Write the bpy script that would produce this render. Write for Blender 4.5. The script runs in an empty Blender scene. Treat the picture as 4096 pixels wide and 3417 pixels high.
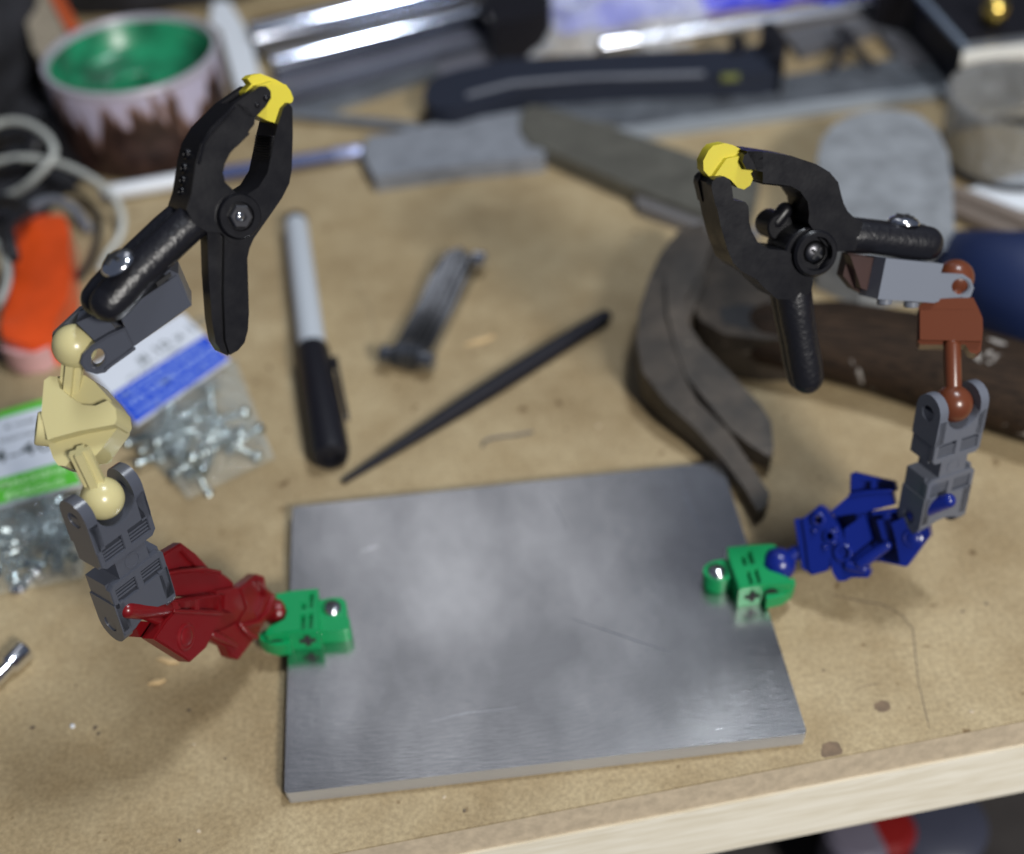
import bpy, bmesh, math, random
from mathutils import Vector, Matrix
random.seed(7)
S = 0.001                                    # everything below is written in millimetres
sc = bpy.context.scene
COL = sc.collection

# ------------------------------------------------------------------ camera
CAM = Vector((54.858, -197.113, 309.104))
ROT = Matrix.Rotation(-0.10158004, 3, 'Z') @ Matrix.Rotation(0.0476119, 3, 'Y') @ Matrix.Rotation(0.82543341, 3, 'X')
F = 5290.0                                   # focal length in pixels of the 4096 px wide photograph
cd = bpy.data.cameras.new('camera'); cam = bpy.data.objects.new('camera', cd); COL.objects.link(cam)
cam.matrix_world = Matrix.Translation(CAM*S) @ ROT.to_4x4()
cd.sensor_fit = 'HORIZONTAL'; cd.sensor_width = 36.0; cd.lens = F/4096*36
cd.clip_start = 0.01; cd.clip_end = 20
cd.dof.use_dof = True; cd.dof.focus_distance = 0.322; cd.dof.aperture_fstop = 6.0; cd.dof.aperture_blades = 0
sc.camera = cam

# ------------------------------------------------------------------ light
w = bpy.data.worlds.new('World'); sc.world = w; w.use_nodes = True
wb = w.node_tree.nodes['Background']
wb.inputs[0].default_value = (0.58, 0.68, 0.95, 1); wb.inputs[1].default_value = 0.12
def lamp(name, loc, target, size, energy, col):
    l = bpy.data.lights.new(name, 'AREA'); l.shape = 'RECTANGLE'
    l.size, l.size_y = size[0]*S, size[1]*S; l.energy = energy; l.color = col
    o = bpy.data.objects.new(name, l); COL.objects.link(o)
    o.location = Vector(loc)*S
    o.rotation_euler = (Vector(target)-Vector(loc)).to_track_quat('-Z', 'Y').to_euler()
lamp('ceiling_lamp', (430, 240, 1250), (90, 100, 0), (280, 120), 9.6, (0.88, 0.94, 1.0))
lamp('plate_reflection_light', (40, 1400, 1400), (60, 500, 0), (560, 960), 1.08, (0.95, 0.96, 1.0))  # added unseen soft light, there to be reflected in the plate
lamp('room_lamp', (520, -900, 760), (120, 80, 0), (190, 190), 17.5, (1.0, 0.97, 0.92))
sc.view_settings.view_transform = 'Standard'; sc.view_settings.look = 'None'
sc.view_settings.exposure = -0.06; sc.view_settings.gamma = 1.0

# ------------------------------------------------------------------ geometry of the view (2100 px wide reading of the photo)
def ray(px, py):
    return ROT @ Vector(((px*1.95048-2048)/F, -(py*1.95048-1708.5)/F, -1.0))
def G(px, py, z=0.0):                       # the point at height z seen there
    d = ray(px, py); t = (z-CAM.z)/d.z
    return CAM + d*t
def P(px, py, dep):                         # the point at that depth seen there
    return CAM + ray(px, py)*dep
def Zc(ox, oy, s):                          # reading made in an enlargement of the photo
    return lambda q: ((ox+q[0]/s)/1.95048, (oy+q[1]/s)/1.95048)

class Frame:
    def __init__(f, o, x, y, z): f.o, f.x, f.y, f.z = Vector(o), Vector(x).normalized(), Vector(y).normalized(), Vector(z).normalized()
    def pt(f, a, b, c=0.0): return f.o + f.x*a + f.y*b + f.z*c
    def tr(f, q, c=0.0):                    # 2-D coordinates on the plane of the frame raised by c
        d = ray(*q); o = f.o + f.z*c
        t = (o-CAM).dot(f.z)/d.dot(f.z); p = CAM + d*t - f.o
        return (p.dot(f.x), p.dot(f.y))
    def pp(f, q, c=0.0): a, b = f.tr(q, c); return f.pt(a, b, c)
    def up(f, c): return Frame(f.pt(0, 0, c), f.x, f.y, f.z)
def cam_frame(o, ncam):
    n = (ROT @ Vector(ncam)).normalized(); x = (ROT @ Vector((1, 0, 0))); x = (x - n*x.dot(n)).normalized()
    return Frame(o, x, n.cross(x), n)
FLOORF = Frame((0, 0, 0), (1, 0, 0), (0, 1, 0), (0, 0, 1))
def rot_frame(o, deg): a = math.radians(deg); return Frame(o, (math.cos(a), math.sin(a), 0), (-math.sin(a), math.cos(a), 0), (0, 0, 1))
def axis_frame(a, b, hint):                 # x from a to b, z as near to hint as it gets
    x = (b-a).normalized(); h = Vector(hint); z = (h - x*h.dot(x)).normalized()
    return Frame(a, x, z.cross(x), z)

# ------------------------------------------------------------------ meshes
class MB:
    def __init__(s): s.bm = bmesh.new()
    def _bev(s, geom_faces, b, seg=2, ang=28):
        if b <= 0: return
        es = set()
        for f in geom_faces:
            for e in f.edges:
                if len(e.link_faces) == 2 and e.calc_face_angle(0) > math.radians(ang): es.add(e)
        if es: bmesh.ops.bevel(s.bm, geom=list(es), offset=b, segments=seg, affect='EDGES', clamp_overlap=True)
    def ext(s, fr, pts, z0, z1, b=0.0, holes=(), seg=2):
        "closed outline in frame coordinates, thick from z0 to z1"
        bm = s.bm
        def area(p): return sum(p[i-1][0]*p[i][1]-p[i][0]*p[i-1][1] for i in range(len(p)))
        pts = list(pts)
        if area(pts) < 0: pts.reverse()
        if not holes:
            lo = [bm.verts.new(fr.pt(x, y, z0)) for x, y in pts]; hi = [bm.verts.new(fr.pt(x, y, z1)) for x, y in pts]
            fs = [bm.faces.new(hi), bm.faces.new(lo[::-1])]
            n = len(pts)
            for i in range(n): j = (i+1) % n; fs.append(bm.faces.new((lo[i], lo[j], hi[j], hi[i])))
        else:
            loops = [pts] + [list(h) for h in holes]; fs = []; ring = []
            hv = []; edges = []
            for L in loops:
                if L is not pts and area(L) > 0: L.reverse()
                vs = [bm.verts.new(fr.pt(x, y, z1)) for x, y in L]; hv.append(vs)
                for i in range(len(vs)): edges.append(bm.edges.new((vs[i], vs[(i+1) % len(vs)])))
            r = bmesh.ops.triangle_fill(bm, edges=edges, use_beauty=True)
            top = [g for g in r['geom'] if isinstance(g, bmesh.types.BMFace)]
            mp = {}
            for vs in hv:
                for v in vs: mp[v] = bm.verts.new(v.co - fr.z*(z1-z0))
            for f in top:
                f.normal_update()
                if f.normal.dot(fr.z) < 0: f.normal_flip()
            for f in list(top): fs.append(f); fs.append(bm.faces.new([mp[v] for v in reversed(f.verts)]))
            for vs in hv:
                for i in range(len(vs)):
                    j = (i+1) % len(vs); fs.append(bm.faces.new((mp[vs[i]], mp[vs[j]], vs[j], vs[i])))
        s._bev(fs, b, seg)
        return s
    def trace(s, fr, conv, pts, z0, z1, b=0.0, holes=(), at=None, seg=2):
        at = z1 if at is None else at
        return s.ext(fr, [fr.tr(conv(q), at) for q in pts], z0, z1, b, [[fr.tr(conv(q), at) for q in h] for h in holes], seg)
    def box(s, fr, x0, x1, y0, y1, z0, z1, b=0.0):
        return s.ext(fr, [(x0, y0), (x1, y0), (x1, y1), (x0, y1)], z0, z1, b)
    def sweep(s, path, rad, ref=(0, 0, 1), flat=1.0, seg=16, caps=True, rnd=True):
        path = [Vector(p) for p in path]
        if not hasattr(rad, '__len__'): rad = [rad]*len(path)
        if rnd:                              # rounded ends
            np_, nr = [], []
            d = (path[0]-path[1]).normalized()
            for k in range(5):
                a = math.pi/2*(1-k/5); np_.append(path[0]+d*rad[0]*math.sin(a)); nr.append(max(rad[0]*math.cos(a), rad[0]*.02))
            np_ += path; nr += list(rad)
            d = (path[-1]-path[-2]).normalized()
            for k in range(1, 6):
                a = math.pi/2*k/5; np_.append(path[-1]+d*rad[-1]*math.sin(a)); nr.append(max(rad[-1]*math.cos(a), rad[-1]*.02))
            path, rad = np_, nr
        rings = []; ref = Vector(ref)
        for i, p in enumerate(path):
            t = (path[min(i+1, len(path)-1)] - path[max(i-1, 0)]).normalized()
            n = (ref - t*ref.dot(t))
            n = n.normalized() if n.length > 1e-6 else t.orthogonal().normalized()
            m = t.cross(n)
            rings.append([s.bm.verts.new(p + (n*math.cos(a)*flat + m*math.sin(a))*rad[i]) for a in [2*math.pi*k/seg for k in range(seg)]])
        for a, b in zip(rings, rings[1:]):
            for k in range(seg): s.bm.faces.new((a[k], a[(k+1) % seg], b[(k+1) % seg], b[k]))
        if caps: s.bm.faces.new(rings[0][::-1]); s.bm.faces.new(rings[-1])
        return s
    def lathe(s, o, axis, prof, seg=40, caps=True):
        axis = Vector(axis).normalized(); n = axis.orthogonal().normalized(); m = axis.cross(n); o = Vector(o); rings = []
        for h, r in prof:
            rings.append([s.bm.verts.new(o+axis*h+(n*math.cos(a)+m*math.sin(a))*max(r, .005)) for a in [2*math.pi*k/seg for k in range(seg)]])
        for a, b in zip(rings, rings[1:]):
            for k in range(seg): s.bm.faces.new((a[k], a[(k+1) % seg], b[(k+1) % seg], b[k]))
        if caps: s.bm.faces.new(rings[0][::-1]); s.bm.faces.new(rings[-1])
        return s
    def ball(s, c, r, seg=32, cut=None):
        bmesh.ops.create_uvsphere(s.bm, u_segments=seg, v_segments=seg//2, radius=r, matrix=Matrix.Translation(Vector(c))); return s
    def build(s, name, mat, parent=None, origin=None, smooth=38, loc=None, **props):
        root = parent
        while root is not None and root.parent is not None: root = root.parent
        base = Vector(loc) if loc is not None else (Vector(root['_o']) if root is not None else Vector((0, 0, 0)))
        bmesh.ops.recalc_face_normals(s.bm, faces=s.bm.faces)
        for v in s.bm.verts: v.co = (v.co-base)*S
        me = bpy.data.meshes.new(name); s.bm.to_mesh(me); s.bm.free()
        me.polygons.foreach_set('use_smooth', [True]*len(me.polygons))
        me.set_sharp_from_angle(angle=math.radians(smooth))
        me.materials.append(mat)
        o = bpy.data.objects.new(name, me); COL.objects.link(o)
        if parent is not None: o.parent = parent
        else: o.location = base*S
        for k, v in props.items(): o[k] = v
        return o
def thing(name, label, cat, loc, group=None):
    o = bpy.data.objects.new(name, None); COL.objects.link(o); o.empty_display_size = .01
    o.location = Vector(loc)*S; o['label'] = label; o['category'] = cat; o['_o'] = list(loc)
    if group: o['group'] = group
    return o
def circ(c, r, n=24, ry=None): return [(c[0]+r*math.cos(2*math.pi*k/n), c[1]+(ry or r)*math.sin(2*math.pi*k/n)) for k in range(n)]
def mean(pts): v = Vector((0, 0, 0)); [v.__iadd__(p) for p in pts]; return v/len(pts)
def text(body, fr, size, mat, parent, name='lettering', lift=0.15, align='LEFT', bold=0.0, sx=1.0):
    c = bpy.data.curves.new('t', 'FONT'); c.body = body; c.size = size; c.align_x = align; c.offset = bold; c.extrude = 0.02; c.resolution_u = 2
    t = bpy.data.objects.new('t', c); COL.objects.link(t)
    dg = bpy.context.evaluated_depsgraph_get(); me = bpy.data.meshes.new_from_object(t.evaluated_get(dg))
    COL.objects.unlink(t); bpy.data.objects.remove(t)
    root = parent
    while root.parent is not None: root = root.parent
    b = Vector(root['_o'])
    for v in me.vertices: v.co = (fr.pt(v.co.x*sx, v.co.y, v.co.z+lift)-b)*S
    me.materials.clear(); me.materials.append(mat)
    o = bpy.data.objects.new(name, me); COL.objects.link(o); o.parent = parent
    return o

# ------------------------------------------------------------------ materials
MATS = {}
def mat(name, col, rough=0.5, metal=0.0, var=0.0, vscale=200, bump=0.0, bscale=400, spec=0.5, col2=None, trans=0.0, coat=0.0, sss=0.0, rvar=0.0, stretch=(1, 1, 1), detail=4):
    m = bpy.data.materials.new(name); m.use_nodes = True; nt = m.node_tree; N = nt.nodes; L = nt.links
    p = N['Principled BSDF']
    p.inputs['Base Color'].default_value = (*col, 1); p.inputs['Roughness'].default_value = rough
    p.inputs['Metallic'].default_value = metal; p.inputs['Specular IOR Level'].default_value = spec
    p.inputs['Transmission Weight'].default_value = trans; p.inputs['Coat Weight'].default_value = coat
    if sss: p.inputs['Subsurface Weight'].default_value = sss; p.inputs['Subsurface Radius'].default_value = (.003, .002, .001)
    tc = N.new('ShaderNodeTexCoord'); mp = N.new('ShaderNodeMapping'); L.new(tc.outputs['Object'], mp.inputs[0]); mp.inputs['Scale'].default_value = stretch
    if var or col2:
        n = N.new('ShaderNodeTexNoise'); n.inputs['Scale'].default_value = vscale; n.inputs['Detail'].default_value = detail; n.inputs['Roughness'].default_value = 0.62
        L.new(mp.outputs[0], n.inputs[0])
        r = N.new('ShaderNodeValToRGB'); r.color_ramp.elements[0].position = 0.36; r.color_ramp.elements[1].position = 0.66
        c2 = col2 or tuple(min(1, c*(1+var)) for c in col); c1 = tuple(c*(1-var) for c in col)
        r.color_ramp.elements[0].color = (*c1, 1); r.color_ramp.elements[1].color = (*c2, 1)
        L.new(n.outputs[0], r.inputs[0]); L.new(r.outputs[0], p.inputs['Base Color'])
    if rvar:
        n = N.new('ShaderNodeTexNoise'); n.inputs['Scale'].default_value = vscale*.7; n.inputs['Detail'].default_value = 5; L.new(mp.outputs[0], n.inputs[0])
        r = N.new('ShaderNodeMapRange'); r.inputs['From Min'].default_value = .3; r.inputs['From Max'].default_value = .7; r.inputs['To Min'].default_value = max(.02, rough-rvar); r.inputs['To Max'].default_value = rough+rvar
        L.new(n.outputs[0], r.inputs[0]); L.new(r.outputs[0], p.inputs['Roughness'])
    if bump:
        n = N.new('ShaderNodeTexNoise'); n.inputs['Scale'].default_value = bscale; n.inputs['Detail'].default_value = 3; L.new(mp.outputs[0], n.inputs[0])
        b = N.new('ShaderNodeBump'); b.inputs['Strength'].default_value = bump; b.inputs['Distance'].default_value = 0.0003; L.new(n.outputs[0], b.inputs['Height']); L.new(b.outputs[0], p.inputs['Normal'])
    MATS[name] = m; return m

def board_material():
    m = bpy.data.materials.new('mdf'); m.use_nodes = True; nt = m.node_tree; N = nt.nodes; L = nt.links; p = N['Principled BSDF']
    tc = N.new('ShaderNodeTexCoord')
    def noise(sc_, det, rough=.6):
        n = N.new('ShaderNodeTexNoise'); n.inputs['Scale'].default_value = sc_; n.inputs['Detail'].default_value = det; n.inputs['Roughness'].default_value = rough; L.new(tc.outputs['Object'], n.inputs[0]); return n
    def ramp(src, a, b, ca, cb):
        r = N.new('ShaderNodeValToRGB'); r.color_ramp.elements[0].position = a; r.color_ramp.elements[1].position = b
        r.color_ramp.elements[0].color = ca; r.color_ramp.elements[1].color = cb; L.new(src, r.inputs[0]); return r
    def mult(a, b, f=1.0):
        x = N.new('ShaderNodeMix'); x.data_type = 'RGBA'; x.blend_type = 'MULTIPLY'; x.inputs[0].default_value = f
        L.new(a, x.inputs[6]); L.new(b, x.inputs[7]); return x.outputs[2]
    big = ramp(noise(9, 5).outputs[0], .35, .68, (.335, .255, .143, 1), (.53, .43, .262, 1))
    mid = ramp(noise(45, 6, .7).outputs[0], .34, .62, (.80, .76, .70, 1), (1, 1, 1, 1))
    fine = ramp(noise(750, 3, .75).outputs[0], .34, .64, (.68, .67, .66, 1), (1.0, 1.0, 1.0, 1))
    sp = ramp(noise(160, 2, .5).outputs[0], .26, .31, (.50, .43, .36, 1), (1, 1, 1, 1))
    c = mult(big.outputs[0], mid.outputs[0]); c = mult(c, fine.outputs[0]); c = mult(c, sp.outputs[0])
    L.new(c, p.inputs['Base Color']); p.inputs['Roughness'].default_value = .62; p.inputs['Specular IOR Level'].default_value = .35
    b = N.new('ShaderNodeBump'); b.inputs['Strength'].default_value = .25; b.inputs['Distance'].default_value = .0002
    L.new(noise(1200, 3).outputs[0], b.inputs['Height']); L.new(b.outputs[0], p.inputs['Normal'])
    return m
def plate_material():
    m = bpy.data.materials.new('sheet_metal'); m.use_nodes = True; nt = m.node_tree; N = nt.nodes; L = nt.links; p = N['Principled BSDF']
    p.inputs['Metallic'].default_value = 1.0; p.inputs['Base Color'].default_value = (.62, .64, .68, 1)
    tc = N.new('ShaderNodeTexCoord'); mp = N.new('ShaderNodeMapping'); mp.inputs['Scale'].default_value = (1, 9, 1); L.new(tc.outputs['Object'], mp.inputs[0])
    n = N.new('ShaderNodeTexNoise'); n.inputs['Scale'].default_value = 260; n.inputs['Detail'].default_value = 4; L.new(mp.outputs[0], n.inputs[0])
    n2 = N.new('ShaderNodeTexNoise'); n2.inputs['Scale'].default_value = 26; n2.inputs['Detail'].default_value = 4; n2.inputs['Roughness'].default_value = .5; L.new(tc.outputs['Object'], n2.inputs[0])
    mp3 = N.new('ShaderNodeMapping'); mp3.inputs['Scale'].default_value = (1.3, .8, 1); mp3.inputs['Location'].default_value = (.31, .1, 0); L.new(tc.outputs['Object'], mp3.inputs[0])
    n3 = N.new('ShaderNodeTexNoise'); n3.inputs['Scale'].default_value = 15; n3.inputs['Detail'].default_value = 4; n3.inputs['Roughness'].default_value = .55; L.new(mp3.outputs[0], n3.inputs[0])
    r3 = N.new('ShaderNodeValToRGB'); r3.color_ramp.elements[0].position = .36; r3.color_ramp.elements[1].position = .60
    r3.color_ramp.elements[0].color = (.37, .37, .375, 1); r3.color_ramp.elements[1].color = (.66, .655, .65, 1); L.new(n3.outputs[0], r3.inputs[0])  # cloudy dark and light reflections put into the base colour
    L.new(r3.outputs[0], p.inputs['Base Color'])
    r = N.new('ShaderNodeMapRange'); r.inputs['From Min'].default_value = 0; r.inputs['From Max'].default_value = 1; r.inputs['To Min'].default_value = .14; r.inputs['To Max'].default_value = .27
    L.new(n2.outputs[0], r.inputs[0]); L.new(r.outputs[0], p.inputs['Roughness'])
    b = N.new('ShaderNodeBump'); b.inputs['Strength'].default_value = .22; b.inputs['Distance'].default_value = .0002; L.new(n.outputs[0], b.inputs['Height']); L.new(b.outputs[0], p.inputs['Normal'])
    return m
def grain_material(name, c1, c2, fr_deg, scale=60, rough=.55, dist=1.5):
    m = bpy.data.materials.new(name); m.use_nodes = True; nt = m.node_tree; N = nt.nodes; L = nt.links; p = N['Principled BSDF']
    tc = N.new('ShaderNodeTexCoord'); rt = N.new('ShaderNodeMapping'); rt.inputs['Rotation'].default_value = (0, 0, math.radians(-fr_deg)); L.new(tc.outputs['Object'], rt.inputs[0])
    mp = N.new('ShaderNodeMapping'); mp.inputs['Scale'].default_value = (1, 14, 14); L.new(rt.outputs[0], mp.inputs[0])
    n = N.new('ShaderNodeTexNoise'); n.inputs['Scale'].default_value = scale; n.inputs['Detail'].default_value = 5; n.inputs['Distortion'].default_value = dist; L.new(mp.outputs[0], n.inputs[0])
    r = N.new('ShaderNodeValToRGB'); r.color_ramp.elements[0].position = .32; r.color_ramp.elements[1].position = .62; r.color_ramp.elements[0].color = (*c1, 1); r.color_ramp.elements[1].color = (*c2, 1)
    L.new(n.outputs[0], r.inputs[0]); L.new(r.outputs[0], p.inputs['Base Color']); p.inputs['Roughness'].default_value = rough
    b = N.new('ShaderNodeBump'); b.inputs['Strength'].default_value = .3; b.inputs['Distance'].default_value = .0003; L.new(n.outputs[0], b.inputs['Height']); L.new(b.outputs[0], p.inputs['Normal'])
    return m
def film_material(name, tint, opac=0.22, rough=.08):
    m = bpy.data.materials.new(name); m.use_nodes = True; nt = m.node_tree; N = nt.nodes; L = nt.links; p = N['Principled BSDF']; out = N['Material Output']
    p.inputs['Base Color'].default_value = (*tint, 1); p.inputs['Roughness'].default_value = rough; p.inputs['Specular IOR Level'].default_value = .9
    t = N.new('ShaderNodeBsdfTransparent'); t.inputs[0].default_value = (.96, .97, .98, 1)
    lw = N.new('ShaderNodeLayerWeight'); lw.inputs[0].default_value = .35
    a = N.new('ShaderNodeMath'); a.operation = 'MULTIPLY_ADD'; a.inputs[1].default_value = .55; a.inputs[2].default_value = opac; a.use_clamp = True; L.new(lw.outputs['Facing'], a.inputs[0])
    x = N.new('ShaderNodeMixShader'); L.new(a.outputs[0], x.inputs[0]); L.new(t.outputs[0], x.inputs[1]); L.new(p.outputs[0], x.inputs[2]); L.new(x.outputs[0], out.inputs[0])
    tc = N.new('ShaderNodeTexCoord'); n = N.new('ShaderNodeTexNoise'); n.inputs['Scale'].default_value = 110; n.inputs['Detail'].default_value = 3; n.inputs['Distortion'].default_value = 1.2; L.new(tc.outputs['Object'], n.inputs[0])
    b = N.new('ShaderNodeBump'); b.inputs['Strength'].default_value = 1.0; b.inputs['Distance'].default_value = .004; L.new(n.outputs[0], b.inputs['Height']); L.new(b.outputs[0], p.inputs['Normal'])
    return m

M_BOARD = board_material(); M_PLATE = plate_material()
M_EDGE = mat('board_edge', (.52, .43, .31), .8, var=.12, vscale=300, bump=.4, bscale=900, spec=.2)
M_PINE = grain_material('pine', (.74, .67, .52), (.90, .85, .72), 5, 30)
M_BLACK = mat('black_nylon', (.006, .006, .008), .33, bump=.07, bscale=900, spec=.24, rvar=.05, vscale=300)
M_BLACKTEX = mat('black_nylon_pebbled', (.007, .007, .010), .36, bump=.7, bscale=750, spec=.45)
M_YEL = mat('yellow_rubber', (.54, .46, .028), .5, sss=.25, spec=.4)
M_GRAY = mat('bluish_gray_plastic', (.062, .068, .088), .29, spec=.5, bump=.04, bscale=700)
M_GRAY_LIT = mat('gray_plastic_lit', (.115, .125, .155), .27, spec=.5, bump=.04, bscale=700)  # right socket: same gray, made lighter for the stronger light there
M_TAN = mat('tan_plastic', (.50, .45, .23), .27, spec=.5, sss=.06, bump=.03, bscale=600)
M_BROWN = mat('reddish_brown_plastic', (.115, .032, .014), .28, spec=.5, bump=.03, bscale=600)
M_RED = mat('dark_red_plastic', (.14, .004, .006), .30, spec=.5, bump=.03, bscale=600)
M_BLUE = mat('blue_plastic', (.004, .014, .165), .28, spec=.5, bump=.03, bscale=600)
M_GREEN = mat('green_plastic', (.003, .25, .078), .28, spec=.5, bump=.03, bscale=600)
M_HOLE = mat('dark_recess', (.012, .012, .014), .7)
M_CHROME = mat('zinc_plated_steel', (.80, .81, .84), .16, 1.0, bump=.05)
M_DSTEEL = mat('black_oxide_steel', (.10, .10, .11), .32, 1.0)

# ------------------------------------------------------------------ the bench
e0 = G(1486.8, 1596.0); e1 = G(2100, 1477.6); ed = (e1-e0).normalized(); en = Vector((-ed.y, ed.x, 0))
BENCH = Frame(e0, ed, en, (0, 0, 1))
BDEG = math.degrees(math.atan2(ed.y, ed.x))
mb = MB().ext(BENCH, [(-520, 0), (620, 0), (620, 760), (-520, 760)], -0.6, 0)
mb.build('workbench_top', M_BOARD, kind='structure')
MB().box(BENCH, -520, 620, 0, 760, -12, -0.6).build('workbench_board_edge', M_EDGE, kind='structure')
pine = MB().box(BENCH, -520, 620, -.7, 22, -37, -12.1, .4)
pine.build('workbench_rail', M_PINE, kind='structure')
M_DARK = mat('dark_wall', (.022, .022, .028), .8, var=.4, vscale=8)
MB().box(BENCH, -900, 1100, 790, 800, -800, 420).build('back_wall', M_DARK, kind='structure')
MB().box(FLOORF, -900, 1100, -700, 1000, -760, -750).build('floor', mat('floor_concrete', (.06, .06, .065), .8, var=.3, vscale=10), kind='structure')
MB().box(BENCH, -520, 620, -40, 500, -252, -240).build('lower_shelf', mat('shelf_board', (.05, .045, .045), .8, var=.3, vscale=20), kind='structure')

# stains, pencil line and crack on the board are flat marks: thin skins of dried glue and dirt
M_STAIN = mat('dried_stain', (.16, .105, .06), .55, var=.25, vscale=250)
M_CRACK = mat('pencil_mark', (.13, .10, .07), .8)
def blob(px, py, rx, ry, n=18, rough=.12):
    return [G(px+rx*math.cos(a)*(1+random.uniform(-rough, rough)), py+ry*math.sin(a)*(1+random.uniform(-rough, rough))) for a in [2*math.pi*k/n for k in range(n)]]
for (px, py, rx, ry, lb) in ((1810, 1449, 17, 12, 'small oval brown stain on the board right of the metal plate'),
                             (1705, 1540, 23, 19, 'larger brown stain touching the front edge of the board'),):
    pts = blob(px, py, rx, ry)
    pts = [p if (p-e0).dot(en) > .4 else p+en*(.4-(p-e0).dot(en)) for p in pts]
    MB().ext(FLOORF, [(p.x, p.y) for p in pts], 0.005, .06).build('stain', M_STAIN, label=lb, category='stain', loc=pts[0])
def strip(pts, wd, h=.05):
    L, R = [], []
    for i, p in enumerate(pts):
        t = (pts[min(i+1, len(pts)-1)]-pts[max(i-1, 0)]).normalized(); n = Vector((-t.y, t.x, 0))
        ww = wd*(.4 if i in (0, len(pts)-1) else random.uniform(.7, 1.2)); L.append(p+n*ww/2); R.append(p-n*ww/2)
    return [(p.x, p.y) for p in L+R[::-1]], h
def mark(pxs, wd, lb, nm='pencil_mark', m=None):
    pts = [G(*q) for q in pxs]; o, h = strip(pts, wd)
    MB().ext(FLOORF, o, .005, h).build(nm, m or M_CRACK, label=lb, category='mark', loc=pts[0])
tag0 = MB().sweep([G(*q, .45) for q in ((990, 916), (992, 908), (1003, 901), (1030, 896), (1060, 893), (1092, 886))], .45, seg=8).build('bent_wire', mat('dull_wire', (.12, .11, .10), .5, .5), label='short bent grey wire lying on the board behind the metal plate', category='wire', loc=G(1030, 896))
rs0 = random.Random(5)
for k in range(26):
    x_, y_ = rs0.choice([(rs0.uniform(720, 1300), rs0.uniform(400, 900)), (rs0.uniform(1650, 2080), rs0.uniform(1150, 1480)), (rs0.uniform(20, 560), rs0.uniform(1400, 1740)), (rs0.uniform(620, 1400), rs0.uniform(1630, 1740))])
    g = G(x_, y_)
    if (g-e0).dot(en) < 3: continue
    a_ = rs0.uniform(0, 3.1); r_ = rs0.uniform(.3, .8)
    MB().ext(rot_frame(g, math.degrees(a_)), [(r_*rs0.uniform(.6, 1.5)*math.cos(t*1.05), r_*rs0.uniform(.5, 1)*math.sin(t*1.05)) for t in range(6)], .0, .25).build('sawdust_grain', M_CRACK if k % 5 else M_EDGE, label='tiny crumb of sawdust lying on the bare board', category='crumb', group='sawdust crumbs on the board', loc=g)
mark([(1760, 1640-230), (1800, 1402)], .3, 'short straight knife cut near the small oval stain', 'knife_cut')
mark([(720, 560), (760, 640), (772, 700)], .25, 'faint knife cut between the marker and the folding tool', 'knife_cut')
mark([(1700, 1218), (1760, 1232), (1810, 1240), (1850, 1262), (1872, 1290), (1876, 1330), (1884, 1400), (1898, 1460), (1906, 1495)], .32, 'thin meandering scratch on the board right of the plate', 'scratch')
M_CHIP = mat('pale_wood_chip', (.62, .45, .24), .7, var=.2)
def chip(px, py, a, ln, wd, lb):
    fr = rot_frame(G(px, py), a)
    MB().ext(fr, [(-ln/2, 0), (-ln*.2, wd/2), (ln*.3, wd*.35), (ln/2, 0), (ln*.1, -wd*.5)], 0, .7, .15).build('wood_chip', M_CHIP, label=lb, category='wood chip', loc=fr.o)
chip(985, 700, 18, 12, 2.2, 'pale wood chip between the folding tool and the black stylus')
chip(322, 1400, 10, 5, 1.6, 'pale wood chip on the board below the red limb')
chip(345, 1357, -20, 7, 1.6, 'pale splinter in the shadow of the red limb')

# ------------------------------------------------------------------ helping hands
PLW, PLH, PZ = 140.0, 105.6, 5.0
HH = thing('helping_hands', 'homemade helping hands, two black spring clamps on jointed coloured plastic arms screwed to steel plates', 'helping hands', (70, 52, 0))
def rrect(x0, y0, x1, y1, r, n=5):
    out = []
    for cx, cy, a0 in ((x1-r, y0+r, -90), (x1-r, y1-r, 0), (x0+r, y1-r, 90), (x0+r, y0+r, 180)):
        for k in range(n+1): a = math.radians(a0+90*k/n); out.append((cx+r*math.cos(a), cy+r*math.sin(a)))
    return out
M_CUT = mat('cut_metal_edge', (.50, .51, .53), .4, .55, bump=.5, bscale=900, stretch=(1, 1, 6))
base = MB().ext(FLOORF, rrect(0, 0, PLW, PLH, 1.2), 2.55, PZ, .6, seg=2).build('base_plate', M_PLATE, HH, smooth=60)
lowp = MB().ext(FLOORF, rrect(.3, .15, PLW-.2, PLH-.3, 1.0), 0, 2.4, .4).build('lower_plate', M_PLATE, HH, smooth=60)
for o_ in (base, lowp):
    o_.data.materials.append(M_CUT)
    for f_ in o_.data.polygons:
        if f_.normal.z < .3: f_.material_index = 1

M_SCR = mat('scratch_in_metal', (.16, .17, .19), .45, .8)
for pts_, wd_, m_ in (([(1172, 1268), (1240, 1292), (1310, 1316), (1382, 1340)], .35, M_SCR), ([(742, 1131), (760, 1124), (778, 1120)], .5, M_CHROME),
                      ([(1120, 1010), (1140, 1040), (1165, 1090)], .22, M_SCR), ([(880, 1480), (960, 1462), (1060, 1452)], .2, M_CHROME), ([(1395, 975), (1410, 1030), (1440, 1090)], .5, M_CHROME)):
    w3 = [G(q[0], q[1], PZ) for q in pts_]; L_, R_ = [], []
    for i_, p_ in enumerate(w3):
        t_ = (w3[min(i_+1, len(w3)-1)]-w3[max(i_-1, 0)]).normalized(); n_ = Vector((-t_.y, t_.x, 0)); k_ = wd_*(.15 if i_ in (0, len(w3)-1) else .5); L_.append(p_+n_*k_); R_.append(p_-n_*k_)
    MB().ext(FLOORF, [(p_.x, p_.y) for p_ in L_+R_[::-1]], PZ+.004, PZ+.03).build('scratch', m_, base)

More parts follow.
